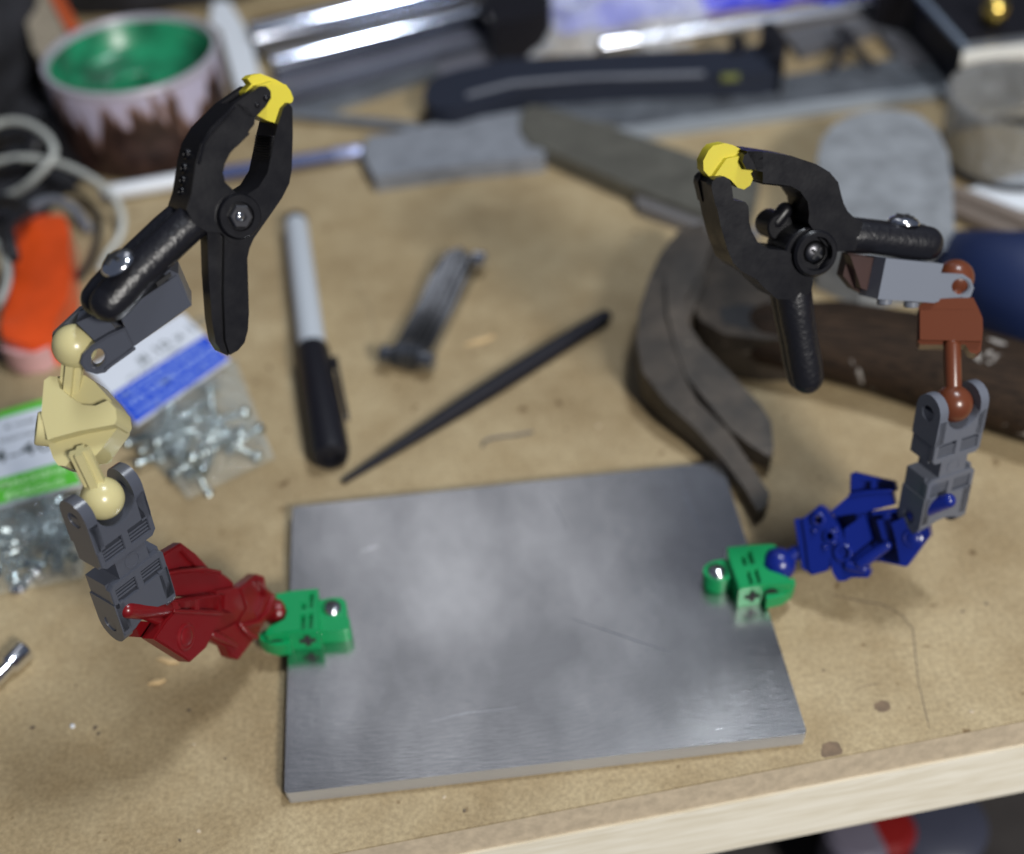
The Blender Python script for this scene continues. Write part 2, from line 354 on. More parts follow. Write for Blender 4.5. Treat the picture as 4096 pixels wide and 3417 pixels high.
def screw_head(o, ax, r, h, parent, name='screw', m=None):
    ax = Vector(ax).normalized(); s = MB()
    n = 8; prof = [(0, r)]+[(h*math.sin(math.pi/2*k/n), r*math.cos(math.pi/2*k/n)+.0) for k in range(0, n)]
    s.lathe(o, ax, prof+[(h, .35*r*.3)], 32)
    ob = s.build(name, m or M_CHROME, parent)
    x = ax.orthogonal().normalized(); fr = Frame(Vector(o)+ax*h*.9, x, ax.cross(x), ax); t = r*.11; q = r*.55
    cr = [(t, t), (q, t), (q, -t), (t, -t), (t, -q), (-t, -q), (-t, -t), (-q, -t), (-q, t), (-t, t), (-t, q), (t, q)]
    if ob.parent.parent is None: MB().ext(fr, cr, -.1, h*.14).build('screw_recess', M_HOLE, ob)
    else: ob_r = MB().ext(fr, cr, -.1, h*.14)
    if ob.parent.parent is not None:
        # sub-part level is the deepest: the recess goes into the screw's own mesh as a second material
        me2 = bpy.data.meshes.new('x'); bmesh.ops.recalc_face_normals(ob_r.bm, faces=ob_r.bm.faces)
        b = Vector(HH['_o'])
        for v in ob_r.bm.verts: v.co = (v.co-b)*S
        bm = bmesh.new(); bm.from_mesh(ob.data); ob.data.materials.append(M_HOLE)
        ob_r.bm.to_mesh(me2); k = len(bm.faces); bm.from_mesh(me2); bm.faces.ensure_lookup_table()
        for f in bm.faces[k:]: f.material_index = 1
        bm.to_mesh(ob.data); bm.free(); ob_r.bm.free()
    return ob

def cross_poly(c, r, t, a=0):
    pts = [(t, t), (r, t), (r, -t), (t, -t), (t, -r), (-t, -r), (-t, -t), (-r, -t), (-r, t), (-t, t), (-t, r), (t, r)]
    return [(c[0]+x*math.cos(a)-y*math.sin(a), c[1]+x*math.sin(a)+y*math.cos(a)) for x, y in pts]

# --- green sockets screwed to the plate
def green_socket(conv, top, disc, slots, screw, screw_r, front, side_hole, cross, disc_slot, HT):
    s = MB(); top2 = [FLOORF.tr(conv(q), HT) for q in top]
    s.ext(FLOORF, top2, HT-1.8, HT, .35, [[FLOORF.tr(conv(q), HT) for q in h] for h in slots])
    s.ext(FLOORF, top2, PZ+.02, HT-1.9, .2)
    s.trace(FLOORF, conv, disc, PZ+.02, PZ+5.6, .35)
    g = s.build('ball_socket', M_GREEN, HH)
    # holes seen in the upright side: dark plugs a hair proud of the side wall
    a, b = [FLOORF.pp(conv(q), HT) for q in front]
    x = (b-a); x.z = 0; L = x.length; x.normalize(); n = Vector((x.y, -x.x, 0))
    fr = Frame(Vector((a.x, a.y, PZ)), x, (0, 0, 1), n)
    if cross: s2 = MB().ext(fr, cross_poly((L*cross, (HT-PZ)*.5), 2.3, .8), .0, .06); s2.build('axle_hole', M_HOLE, g)
    if side_hole:
        c, rx, rz = side_hole; s2 = MB(); s2.ext(fr, circ((L*c, (HT-PZ)*.5), rx, 20, rz), -.0, .07); s2.build('pin_hole', M_HOLE, g)
    c = FLOORF.pp(conv(screw), PZ+6.4); screw_head((c.x, c.y, PZ+5.4), (0, 0, 1), screw_r, 1.9, g)
    return g
ZG = Zc(2750, 2100, 3.81)
HT = PZ+8.2
gR = green_socket(ZG, [(600, 330), (980, 292), (1300, 282), (1380, 330), (1430, 400), (1300, 420), (1200, 470), (1160, 560), (1170, 620), (1240, 680), (1400, 730), (1540, 790), (1610, 850), (1560, 885), (1420, 905), (1180, 910), (790, 975), (700, 720), (620, 480)],
    [(235, 700), (250, 640), (300, 590), (400, 545), (560, 520), (660, 560), (740, 780), (640, 825), (480, 850), (350, 820), (270, 770)],
    [[(905, 400), (955, 395), (1010, 575), (955, 590)], [(815, 480), (860, 475), (895, 600), (850, 610)], [(900, 715), (935, 708), (990, 885), (950, 898)], [(1010, 680), (1055, 672), (1110, 865), (1070, 882)]],
    (455, 690), 2.9, ((790, 975), (1420, 905)), (.80, 2.2, 2.6), .34, None, HT)
# ear that wraps the ball, right end of the block
MB().trace(FLOORF, ZG, [(1160, 915), (1420, 905), (1560, 885), (1612, 850), (1640, 950), (1590, 1040), (1450, 1140), (1200, 1200)], PZ+.6, PZ+4.6, .6, at=PZ+3).build('socket_ear', M_GREEN, gR)
ZL = Zc(1000, 2300, 4.38)
gL = green_socket(ZL, [(440, 325), (700, 268), (1190, 228), (1200, 440), (1205, 740), (1190, 975), (700, 995), (300, 1060), (250, 1020), (330, 890), (470, 830), (600, 760), (640, 640), (600, 540), (520, 480), (420, 440)],
    [(1205, 440), (1450, 395), (1600, 400), (1680, 470), (1700, 620), (1700, 720), (1750, 800), (1740, 900), (1640, 960), (1205, 980)],
    [[(1040, 330), (1105, 325), (1090, 560), (1030, 560)], [(900, 510), (965, 505), (960, 580), (905, 585)], [(890, 710), (955, 705), (950, 935), (885, 940)], [(1030, 680), (1090, 675), (1080, 920), (1020, 925)]],
    (1425, 560), 3.0, ((300, 1060), (1190, 975)), (.14, 2.6, 1.7), .76, None, HT)
MB().trace(FLOORF, ZL, [(160, 1160), (250, 1050), (330, 1055), (700, 1000), (720, 1290), (480, 1320), (260, 1260)], PZ+.3, PZ+5, .6, at=PZ+3).build('socket_ear', M_GREEN, gL)

# --- joints of the arms (centres of the balls)
BL0 = ZL((480, 660)); BL0 = G(BL0[0], BL0[1], PZ+4.6)           # red ball in left green socket
BR0 = ZG((1385, 605)); BR0 = G(BR0[0], BR0[1], PZ+5.2)          # blue ball in right green socket
BL1 = P(276, 1222, 327); BL2 = P(210, 1022, 308); BL3 = P(154, 712, 301)
BR1 = P(1915, 1030, 373); BR2 = P(1955, 828, 355)

# --- red limb
def limb_frame(a, b, raise_deg=0):
    x = (b-a).normalized(); up = ROT @ Vector((0, 1, 0)); y = (up-x*up.dot(x)).normalized(); z = x.cross(y)
    if z.dot(CAM-a) < 0: z = -z
    return Frame(a, x, z.cross(x), z)
RF = limb_frame(BL1, BL0)
ZR = Zc(450, 2150, 3.0)
red = MB()
red.trace(RF, ZR, [(530, 250), (830, 65), (1010, 200), (1170, 370), (1350, 450), (1440, 520), (1480, 600), (1500, 760), (1200, 740), (600, 700)], -3, -.4, .35, [[(700, 230), (830, 160), (960, 300), (1020, 360), (830, 385)]])
red.trace(RF, ZR, [(640, 200), (840, 120), (1060, 330), (830, 400), (600, 420)], -2.7, -1.4, .1)
red.sweep([RF.pp(ZR(q), 1.0) for q in ((590, 445), (800, 405), (1080, 380), (1280, 420))], .8, flat=.8, seg=8)
red.trace(RF, ZR, [(1250, 640), (1500, 600), (1700, 960), (1540, 1160), (1240, 1200), (1180, 900)], -2, 1.6, .5)
red.build('limb_wing', M_RED, HH)
arm = MB()
arm.sweep([RF.pp(ZR(q), c) for q, c in (((180, 870), 2.4), ((330, 880), 2.4), ((520, 860), 2.4), ((740, 850), 2.2))], [2.1, 2.2, 2.3, 1.7], seg=14)
arm.sweep([RF.pp(ZR(q), 2.0) for q in ((330, 900), (560, 1000), (680, 1080))], [1.4, 1.3, 1.6], seg=12)
arm.lathe(RF.pp(ZR((340, 760)), .8), RF.y, [(-2, 1.8), (1.2, 1.8), (1.6, 1.5)], 20)
arm.ball(BL1, 4.6)
arm.trace(RF, ZR, [(300, 1000), (540, 1020), (520, 1200), (330, 1200), (290, 1100)], -4, -.6, .5)
arm.build('limb_arm', M_RED, HH)
pod = MB()
pod.trace(RF, ZR, [(730, 760), (1290, 685), (1330, 920), (1130, 1330), (940, 1500), (500, 1220), (640, 1010), (735, 900)], .6, 4.4, .4, [[(800, 785), (1010, 755), (1010, 862), (800, 862)], [(1060, 745), (1280, 715), (1290, 872), (1060, 865)]])
pod.trace(RF, ZR, [(740, 770), (1280, 700), (1310, 900), (740, 900)], .4, 2.2, 0)
c = RF.pp(ZR((880, 1190)), 4.4); fc = Frame(c, RF.x, RF.y, RF.z)
pod.lathe(c, RF.z, [(-.3, 3.7), (.15, 3.6), (.5, 3.0), (.4, 2.4), (.65, 2.1), (.8, 1.2), (.85, .2)], 36)
pod.sweep([RF.pp(ZR(q), 4.5) for q in ((740, 885), (1000, 895), (1320, 915))], .45, seg=8)
p = pod.build('limb_pod', M_RED, HH)
fin = MB()
fin.trace(RF, ZR, [(1530, 610), (1740, 440), (1830, 470), (1850, 600), (1940, 680), (1940, 800), (1850, 1010), (1730, 1180), (1520, 1470), (1420, 1430), (1370, 1310), (1180, 1220), (1240, 1130), (1500, 1010), (1600, 850)], -1.2, 2.0, .4, [[(1580, 640), (1740, 510), (1800, 560), (1850, 700), (1740, 950)]])
fin.trace(RF, ZR, [(1560, 620), (1740, 480), (1860, 700), (1740, 980)], -1.1, .2, 0)
fin.trace(RF, ZR, [(1350, 690), (1520, 820), (1440, 910), (1340, 860)], .8, 4.0, .5)
fin.sweep([RF.pp(ZR(q), 2.2) for q in ((1925, 720), (1860, 900), (1740, 1020), (1560, 1060))], [.9, 1.0, 1.1, .8], seg=10)
fin.sweep([RF.pp(ZR(q), 2.6) for q in ((1200, 1160), (1380, 1240), (1480, 1300))], [1.1, 1.0, .7], seg=10)
fin.sweep([RF.pp(ZR(q), 2.6) for q in ((1540, 1050), (1640, 1150), (1720, 1190))], [.9, 1.0, .9], seg=10)
fin.build('limb_fin', M_RED, HH)
MB().ball(BL0, 4.2).sweep([BL0, RF.pp(ZR((1800, 920)), 0)], 2.2, seg=14).build('limb_ball', M_RED, HH)

# --- blue limb
BFm = limb_frame(BR0, BR1)
ZB = Zc(3150, 1850, 2.8)
bl = MB()
bl.trace(BFm, ZB, [(150, 640), (360, 475), (430, 510), (560, 700), (680, 900), (740, 1060), (500, 1140), (440, 1220), (270, 1265), (225, 1200), (190, 900)], -2.4, 2.2, .4,
         [[(310+60*math.cos(a), 640+60*math.sin(a)) for a in [k*math.pi/8 for k in range(16)]], [(480+55*math.cos(a), 820+55*math.sin(a)) for a in [k*math.pi/8 for k in range(16)]]])
bl.trace(BFm, ZB, [(75, 635), (180, 625), (270, 1265), (160, 1180)], -4.2, 1.4, .3)
for q, r in (((350, 640), 2.0), ((480, 825), 1.9), ((625, 1010), 2.6)):
    c = BFm.pp(ZB(q), 2.2); bl.lathe(c, BFm.z, [(-2.2, r), (.9, r), (1.1, r-.25), (1.1, r-.75), (-.6, r-.8)], 28, caps=False)
for q in ((300, 770), (420, 950), (520, 900), (540, 760)):
    bl.ball(BFm.pp(ZB(q), 2.6), .75, 12)
bl.build('limb_collar', M_BLUE, HH)
lo = MB()
lo.trace(BFm, ZB, [(480, 1080), (620, 1120), (900, 1150), (935, 1230), (900, 1290), (720, 1290), (640, 1330), (560, 1330), (500, 1230)], -1.4, 2.6, .8)
lo.sweep([BFm.pp(ZB(q), 3.0) for q in ((820, 1130), (960, 1030), (1110, 930))], [1.9, 1.7, 1.5], seg=14)
lo.sweep([BFm.pp(ZB(q), 2.4) for q in ((690, 1160), (850, 1190))], [1.7, 1.6], seg=14)
lo.build('limb_strut', M_BLUE, HH)
mp_ = MB()
mp_.trace(BFm, ZB, [(640, 740), (860, 590), (935, 870), (720, 1040), (640, 900)], -1, 2.4, .3)
mp_.trace(BFm, ZB, [(470, 560), (690, 370), (1180, 320), (1210, 470), (870, 560), (560, 600)], -2.4, 1.6, .5)
mp_.sweep([BFm.pp(ZB(q), 1.9) for q in ((700, 365), (900, 335), (1160, 320))], .5, seg=8)
mp_.trace(BFm, ZB, [(880, 600), (1160, 680), (1240, 930), (1280, 1130), (1100, 1100), (940, 880)], -6, -3.4, .2)
mp_.sweep([BFm.pp(ZB(q), 1.0) for q in ((960, 570), (1140, 545), (1340, 520))], .7, seg=8)
mp_.trace(BFm, ZB, [(300, 620), (560, 560), (900, 540), (1300, 560), (1260, 900), (1240, 1120), (1000, 1110), (700, 1150), (450, 1150), (300, 1100)], -7.0, -4.9, .4, at=-4.9)
mp_.sweep([BFm.pp(ZB(q), -1) for q in ((1100, 600), (1220, 760), (1250, 900))], 1.6, seg=10)
mp_.trace(BFm, ZB, [(1000, 640), (1120, 640), (1210, 900), (1150, 960), (1060, 860)], -3.2, .4, .4)
mp_.build('limb_plate', M_BLUE, HH)
MB().trace(BFm, ZB, [(700, 130), (750, 105), (930, 150), (1200, 210), (1230, 310), (1160, 345), (695, 360)], -4.6, -1.2, .4, [[(820, 215), (920, 215), (920, 300), (820, 300)], [(1000, 215), (1170, 235), (1180, 300), (1000, 295)]]).trace(BFm, ZB, [(790, 190), (1190, 220), (1190, 320), (790, 320)], -4.4, -3.2, 0).build('limb_wing', M_BLUE, HH)
pd = MB()
pd.trace(BFm, ZB, [(1160, 680), (1400, 570), (1570, 650), (1595, 820), (1340, 1165), (1260, 1140), (1210, 860)], -3, 3.2, .4)
c = BFm.pp(ZB((1400, 850)), 3.2)
pd.lathe(c, BFm.z, [(-.3, 2.9), (.2, 2.8), (.45, 2.3), (.35, 1.9), (.6, 1.6), (.7, .2)], 32)
pd.trace(BFm, ZB, [(1020, 1105), (1320, 1170), (1270, 1020), (1100, 1000)], -5, -3.0, .2)
pd.build('limb_pod', M_BLUE, HH)
MB().sweep([BFm.pp(ZB(q), c_) for q, c_ in (((1430, 580), 3.4), ((1600, 500), 6), ((1800, 430), 8.4))], [2.4, 2.3, 2.1], seg=16).build('limb_pin', M_BLUE, HH)
MB().ball(BR0, 5.1).sweep([BR0, BFm.pp(ZB((120, 1000)), -1.4)], 2.3, seg=14).build('limb_ball', M_BLUE, HH)
MB().ball(BR1 - BFm.z*3, 4.6).build('limb_ball', M_BLUE, HH)

# --- grey double sockets
def double_socket(top, bot, hint_y, material, wid=17.0):
    x = (bot-top).normalized(); y = (hint_y - x*hint_y.dot(x)).normalized(); z = x.cross(y)
    if z.dot(CAM-top) < 0: z = -z
    L = (bot-top).length
    f = Frame(top, x, y, z); h = wid/2; T = 4.6; E = (L-5.2)/2
    body = MB()
    def half(o, s):                          # one socket half: ball centre at o, body towards +s
        X = lambda a: o+s*a
        nb = 6
        for sgn in (-1, 1):                  # the two ears, round ended in profile, curved inside
            fe = Frame(f.pt(0, 0, 0), f.x, f.z, f.y*1.0)
            pr = [(X(9), -T), (X(9), T)]
            arc = [(X(0)+s*(-T-.3)*math.sin(a), T*math.cos(a)) for a in [math.pi*k/10 for k in range(11)]]
            outl = [(X(9), T)] + arc + [(X(9), -T)]
            y0, y1 = sorted((sgn*(h-3.1), sgn*h))
            hole = circ((X(0.6), 0), 2.2, 16)
            body.ext(fe, outl, y0, y1, .35, [hole])
        # cup between the ears: block hollowed by a ball shaped front
        n = 12; cup = []
        for k in range(n+1):
            a = -math.pi/2+math.pi*k/n; cup.append((X(5.4*math.cos(a)), 5.5*math.sin(a)))
        if s < 0: cup = [(X(-2.6+2.4*math.cos(a)), 5.5*math.sin(a)) for a in [-math.pi/2+math.pi*k/n for k in range(n+1)]]
        e_ = 0 if s > 0 else -2.6
        outl = [(X(e_), -h+.3), (X(e_), -5.5)] + cup[1:-1] + [(X(e_), 5.5), (X(e_), h-.3), (X(E), h-.3), (X(E), -h+.3)]
        body.ext(f, outl, -T+.3, T-1.6, .2)
        # front skin with two slots
        sl = lambda a, b: [(X(E-6.2), a), (X(E-6.2), b), (X(E-2.0), b), (X(E-2.0), a)]
        g_ = e_+1.2
        skin = [(X(g_), -h+.2), (X(g_), -5.45)] + [c_ for c_ in cup[1:-1]] + [(X(g_), 5.45), (X(g_), h-.2), (X(E-1.3), h-.2), (X(E), h-1.5), (X(E), -h+1.5), (X(E-1.3), -h+.2)]
        if s < 0: skin = skin[::-1]
        skin = [q for q in skin if (q[0]-o)*s >= g_-.01]
        body.ext(f, skin, T-1.5, T, .18, [sl(-h+1.7, -1.0), sl(1.0, h-1.7)])
        for a in (E-4.9, E-3.9, E-2.9):
            for (q0, q1) in ((-h+1.8, -1.1), (1.1, h-1.8)):
                x0, x1 = sorted((X(a), X(a+.45)))
                body.box(f, x0, x1, q0, q1, T-1.6, T-.3)
    half(0, 1); half(L, -1)
    body.box(f, E-.4, L-E+.4, -4.6, 4.6, -T+.4, T-.35, .2)
    b = body.build('double_socket', material, HH)
    MB().lathe(f.pt(L/2, 0, T-.35), f.z, [(-.1, 2.2), (.10, 2.2), (.12, 1.9), (-.05, 1.85)], 24, caps=False).build('mould_ring', material, b)
    return f
yl = P(296, 1018, 315)-P(170, 1075, 302)
double_socket(BL2, BL1+(BL1-BL2).normalized()*3.2, yl, M_GRAY)
yr = P(2010, 880, 362)-P(1880, 892, 351)
double_socket(BR2, BR1+(BR1-BR2).normalized()*2.5, yr, M_GRAY_LIT)

# --- ball links with a cross block (tan on the left, brown on the right)
def axle(s, a, b, wd=4.7, t=1.75):
    fr = axis_frame(a, b, CAM-a); L = (b-a).length
    fz = Frame(a, fr.y, fr.z, fr.x)
    # rotated so that one rib faces the viewer
    s.ext(fz, cross_poly((0, 0), wd/2, t/2, math.radians(18)), 0, L, .12)
ZT = Zc(0, 1200, 1.5927)
TF = cam_frame(P(210, 860, 305), (-.10, .22, .96))
s = MB()
s.trace(TF, ZT, [(290, 520), (310, 490), (400, 485), (540, 480), (600, 520), (700, 630), (748, 700), (755, 760), (745, 820), (640, 960), (600, 1000), (540, 1010), (440, 1030), (420, 1060), (370, 1055), (340, 1010), (300, 900), (275, 700)], -8, -.5, 1.6)
s.trace(TF, ZT, [(292, 520), (330, 492), (375, 500), (390, 565), (450, 620), (540, 675), (620, 680), (700, 645), (748, 700), (755, 770), (740, 800), (520, 840), (350, 885), (315, 900), (275, 740)], -6, 3.0, 2.2, at=2, seg=4)
tb = s.build('cross_block', M_TAN, HH, smooth=50)
c = TF.pp(ZT((302, 825)), -1.5); axd = (ROT @ Vector((-1, .12, .42))).normalized()
c = c + axd*1.6
MB().lathe(c-axd*5, axd, [(0, 4.0), (5.4, 4.0), (5.9, 3.7), (5.9, 2.7), (2.0, 2.5)], 32).build('pin_boss', M_TAN, tb)
MB().lathe(c+axd*.0, axd, [(.1, 2.3), (.35, 2.3)], 24).build('boss_bore', mat('bore_shade', (.20, .155, .08), .6), tb)
s = MB(); axle(s, P(*ZT((505, 960)), 300.5), BL2); s.ball(BL2, 5.1, 40); s.build('ball_link', M_TAN, HH)
ZN = Zc(2700, 500, 1.5931)
NF = cam_frame(P(1950, 650, 357), (-.26, .10, .96))
s = MB()
s.trace(NF, ZN, [(1550, 1160), (1600, 1110), (1900, 1100), (1930, 1160), (1960, 1230), (1962, 1310), (1950, 1440), (1920, 1460), (1880, 1450), (1850, 1400), (1560, 1400), (1545, 1370)], -7, 1.8, 1.3)
s.trace(NF, ZN, [(1560, 1180), (1930, 1180), (1955, 1260), (1950, 1380), (1560, 1370)], -5, 3.4, 1.4, at=3)
s.build('cross_block', M_BROWN, HH, smooth=50)
MB().sweep([P(*ZN((1765, 1400)), 355), BR2], 2.3, seg=20).ball(BR2, 5.1, 40).build('ball_link', M_BROWN, HH)
# --- left clamp holder
ZA = Zc(100, 250, 1.4017)
NL = (.55, -.20, .81)
LF = cam_frame(P(490, 447, 300), NL)                         # plane through the clamp's pivot
HF = cam_frame(P(*ZA((560, 1500)), 300), (.22, -.42, .88))
s = MB()
s.trace(HF, ZA, [(525, 1410), (850, 1195), (935, 1362), (612, 1592)], -9.5, 0, .3)
s.trace(HF, ZA, [(770, 1180), (800, 1160), (860, 1185), (935, 1362), (850, 1260)], -9.6, -.8, .2)
s.trace(HF, ZA, [(612, 1592), (560, 1490), (470, 1530), (370, 1590), (320, 1640), (308, 1690), (340, 1735), (400, 1752), (450, 1742)], -2.6, 0, .35,
        [[(407+38*math.cos(a)+8*math.sin(a), 1660-52*math.sin(a)) for a in [k*math.pi/10 for k in range(20)]]])
s.trace(HF, ZA, [(560, 1530), (330, 1640), (200, 1620), (152, 1585), (152, 1530), (300, 1390), (420, 1330), (540, 1400)], -12.0, -9.6, .35, at=-9.6)
s.trace(HF, ZA, [(300, 1400), (440, 1340), (560, 1490), (470, 1530), (400, 1500)], -9.8, -2.5, .2, at=-9.6)
h = s.build('clamp_holder', M_GRAY, HH)
BL3 = HF.pp(ZA((278, 1590)), -6.2)
s = MB(); axle(s, BL3, TF.pp(ZT((440, 640)), -2)); s.ball(BL3, 5.1, 40).build('ball_link', M_TAN, HH)
MB().sweep([HF.pp(ZA(q), .1) for q in ((455, 1715), (610, 1605))], .45, seg=8).build('holder_rib', M_GRAY, h)
MB().trace(HF, ZA, [(735, 1235), (815, 1178), (822, 1200), (745, 1262)], -.5, .12, 0).build('holder_slot', M_HOLE, h)

# --- left clamp
TH = 12.0
def toothed(fr, conv, a, b, n, z0, z1, s, dep=.55):
    A, B = Vector(fr.tr(conv(a), z1)), Vector(fr.tr(conv(b), z1)); d = (B-A)/n; nn = Vector((d.y, -d.x)).normalized()
    for k in range(n):
        p = A+d*k; q = p+d; m = p+d*.5+nn*dep
        s.ext(fr, [tuple(p-nn*.3), tuple(m), tuple(q-nn*.3)], z0, z1)
s = MB()
jawA = [(1250, 255), (1180, 228), (1120, 290), (1040, 372), (985, 460), (958, 560), (945, 650), (932, 740), (905, 820), (940, 900), (1020, 950), (1120, 960), (1200, 960), (1210, 760), (1150, 697), (1122, 670), (1110, 620), (1122, 565), (1150, 510), (1200, 455), (1250, 410), (1256, 385), (1285, 350), (1290, 315)]
s.trace(LF, ZA, jawA, -TH, 0, .9)
s.trace(LF, ZA, [(1180, 228), (1320, 132), (1350, 132), (1378, 160), (1380, 200), (1350, 248), (1290, 312), (1240, 300)], -3.2, 0, .8)
s.trace(LF, ZA, [(1180, 228), (1320, 132), (1350, 132), (1378, 160), (1380, 200), (1350, 248), (1290, 312), (1240, 300)], -TH, -TH+3.2, .8, at=0)
toothed(LF, ZA, (1256, 395), (1180, 470), 7, -TH+1, -.4, s, .75)
# handle: rounded channel of two lobes
jaw = s.build('clamp_jaw', M_BLACK, HH, smooth=45)
s = MB()
path = [(985, 850), (860, 960), (740, 1075), (615, 1195), (510, 1310), (475, 1350)]
s.sweep([LF.pp(ZA(q), -4.2) for q in path], [4.1, 4.2, 4.2, 4.3, 4.5, 4.3], ref=LF.z, flat=1.0, seg=22)
s.sweep([LF.pp(ZA(q), -4.2)-LF.z*7.4 for q in path], [4.0, 4.1, 4.1, 4.2, 4.4, 4.2], ref=LF.z, flat=1.0, seg=22)
s.build('clamp_handle', M_BLACKTEX, HH, smooth=45)
s = MB()
for q, r in (((1350, 200), .85), ((1300, 240), .7)): s.ball(LF.pp(ZA(q), -.25), r, 16)
s.sweep([LF.pp(ZA(q), -.1) for q in ((1170, 250), (1040, 395), (1000, 450), (975, 560))], .45, seg=8)
s.build('jaw_rib', M_BLACK, jaw)
# dimples along the outer side
sd = (LF.z*-1.0)
for q in ((905, 540), (885, 615), (880, 690)):
    c = LF.pp(ZA(q), -TH*.5); n_ = -(LF.x*.9 - LF.y*.15).normalized()
s = MB()
for q in ((966, 520), (952, 600), (945, 670), (938, 735)):
    c = LF.pp(ZA(q), 0) - LF.z*6.5
    s.lathe(c+LF.x*.5, -LF.x, [(0, 1.25), (.95, 1.2), (1.1, .95), (.6, .8), (.55, .1)], 16)
s.build('grip_dimple', M_BLACK, jaw)
s = MB()
jawB = [(1478, 226), (1500, 256), (1502, 400), (1496, 600), (1482, 680), (1440, 762), (1380, 850), (1330, 920), (1282, 990), (1260, 1040), (1150, 1010), (1080, 930), (1150, 780), (1230, 752), (1310, 700), (1360, 620), (1385, 500), (1400, 420), (1420, 340), (1448, 256)]
s.trace(LF, ZA, jawB, -TH+.8, -.2, .8)
toothed(LF, ZA, (1392, 410), (1383, 560), 10, -TH+2, -.6, s, .7)
s.trace(LF, ZA, [(1120, 950), (1262, 1030), (1247, 1100), (1256, 1400), (1250, 1500), (1232, 1570), (1195, 1615), (1150, 1640), (1125, 1560), (1115, 1300)], -5.2, -.5, 1.1)
s.trace(LF, ZA, [(1022, 950), (1130, 950), (1135, 1300), (1150, 1560), (1140, 1645), (1105, 1630), (1070, 1575), (1048, 1450), (1030, 1200)], -6.5, -2.0, 1.1, at=-2)
jb = s.build('clamp_jaw', M_BLACK, HH, smooth=45)
s = MB(); c = LF.pp(ZA((1195, 862)), 0)
s.lathe(c, LF.z, [(-TH, 5.2), (.9, 5.2), (1.5, 4.8), (1.5, 3.3), (.9, 3.1)], 40)
hub = s.build('pivot_boss', M_BLACK, HH)
MB().lathe(c+LF.z*.9, LF.z, [(0, 2.9), (1.0, 2.9), (1.3, 2.5), (1.3, 1.2), (1.9, 1.1), (2.0, .2)], 6, ).build('pivot_nut', M_DSTEEL, hub, smooth=20)
screw_head(LF.pp(ZA((1205, 866)), 2.6), LF.z, 1.0, .6, hub, 'pivot_bolt', M_CHROME)
# yellow pad
s = MB()
s.trace(LF, ZA, [(1330, 150), (1385, 120), (1465, 127), (1490, 160), (1505, 200), (1500, 222), (1462, 240), (1440, 290), (1420, 345), (1355, 325), (1300, 297), (1340, 240)], -TH+3.3, -2.2, .8)
s.trace(LF, ZA, [(1300, 130), (1390, 105), (1465, 125), (1480, 180), (1380, 200), (1300, 240)], -TH+3.0, -2.6, .8)
s.trace(LF, ZA, [(1238, 92), (1262, 72), (1312, 62), (1400, 98), (1440, 120), (1400, 170), (1290, 160), (1270, 175), (1228, 185), (1226, 165), (1262, 122)], -TH+3.2, -5.2, .7, at=-6)
s.build('jaw_pad', M_YEL, HH, smooth=50)
# big round head screw in the handle
ax = (ROT @ Vector((-.36, .62, .70))).normalized()
c = LF.pp(ZA((520, 1125)), -1.5)
screw_head(c, ax, 4.05, 1.9, HH, 'round_head_screw')

# --- right clamp holder
NR = (.26, -.30, .92)
CF = cam_frame(P(*ZN((885, 815)), 346), NR)
KF = cam_frame(P(*ZN((1500, 990)), 352), (.32, -.22, .92))
s = MB()
s.trace(KF, ZN, [(1345, 850), (1712, 886), (1690, 960), (1655, 1135), (1293, 1110)], -9, 0, .35)
s.trace(KF, ZN, [(1640, 945), (1780, 948), (1840, 952), (1890, 985), (1910, 1040), (1890, 1095), (1840, 1135), (1760, 1140), (1650, 1135)], -2.4, -.1, .35,
        [[(1822+54*math.cos(a), 1032+50*math.sin(a)) for a in [k*math.pi/10 for k in range(20)]]])
s.trace(KF, ZN, [(1640, 930), (1780, 932), (1840, 945), (1890, 985), (1900, 1040), (1840, 1125), (1650, 1125)], -11, -8.8, .35, [[(1822+40*math.cos(a), 1032+40*math.sin(a)) for a in [k*math.pi/10 for k in range(20)]]], at=-3)
k_ = s.build('clamp_holder', mat('light_gray_plastic', (.155, .17, .205), .28), HH)
for q in ((1335, 1118), (1505, 1136)):
    MB().lathe(KF.pp(ZN(q), -3.2), -KF.y, [(-.5, 2.0), (.9, 2.0), (1.1, 1.8)], 24).build('stud', MATS['light_gray_plastic'], k_)
BR3 = KF.pp(ZN((1785, 975)), -5.6)
MB().sweep([P(*ZN((1770, 1180)), 360), BR3], 2.3, seg=20).ball(BR3, 5.1, 40).build('ball_link', M_BROWN, HH)
s = MB()
s.trace(KF, ZN, [(1105, 815), (1345, 850), (1293, 1112), (1250, 1100), (1140, 1045), (1070, 960)], -12, -8.8, .3, at=-8.8)
s.trace(KF, ZN, [(1110, 830), (1330, 850), (1290, 1080), (1180, 1040)], -8.8, -5.5, .4, at=-6)
s.build('holder_underside', mat('dark_brown_plastic', (.035, .014, .012), .4), HH)  # dark brown slab stands for the holder's open underside

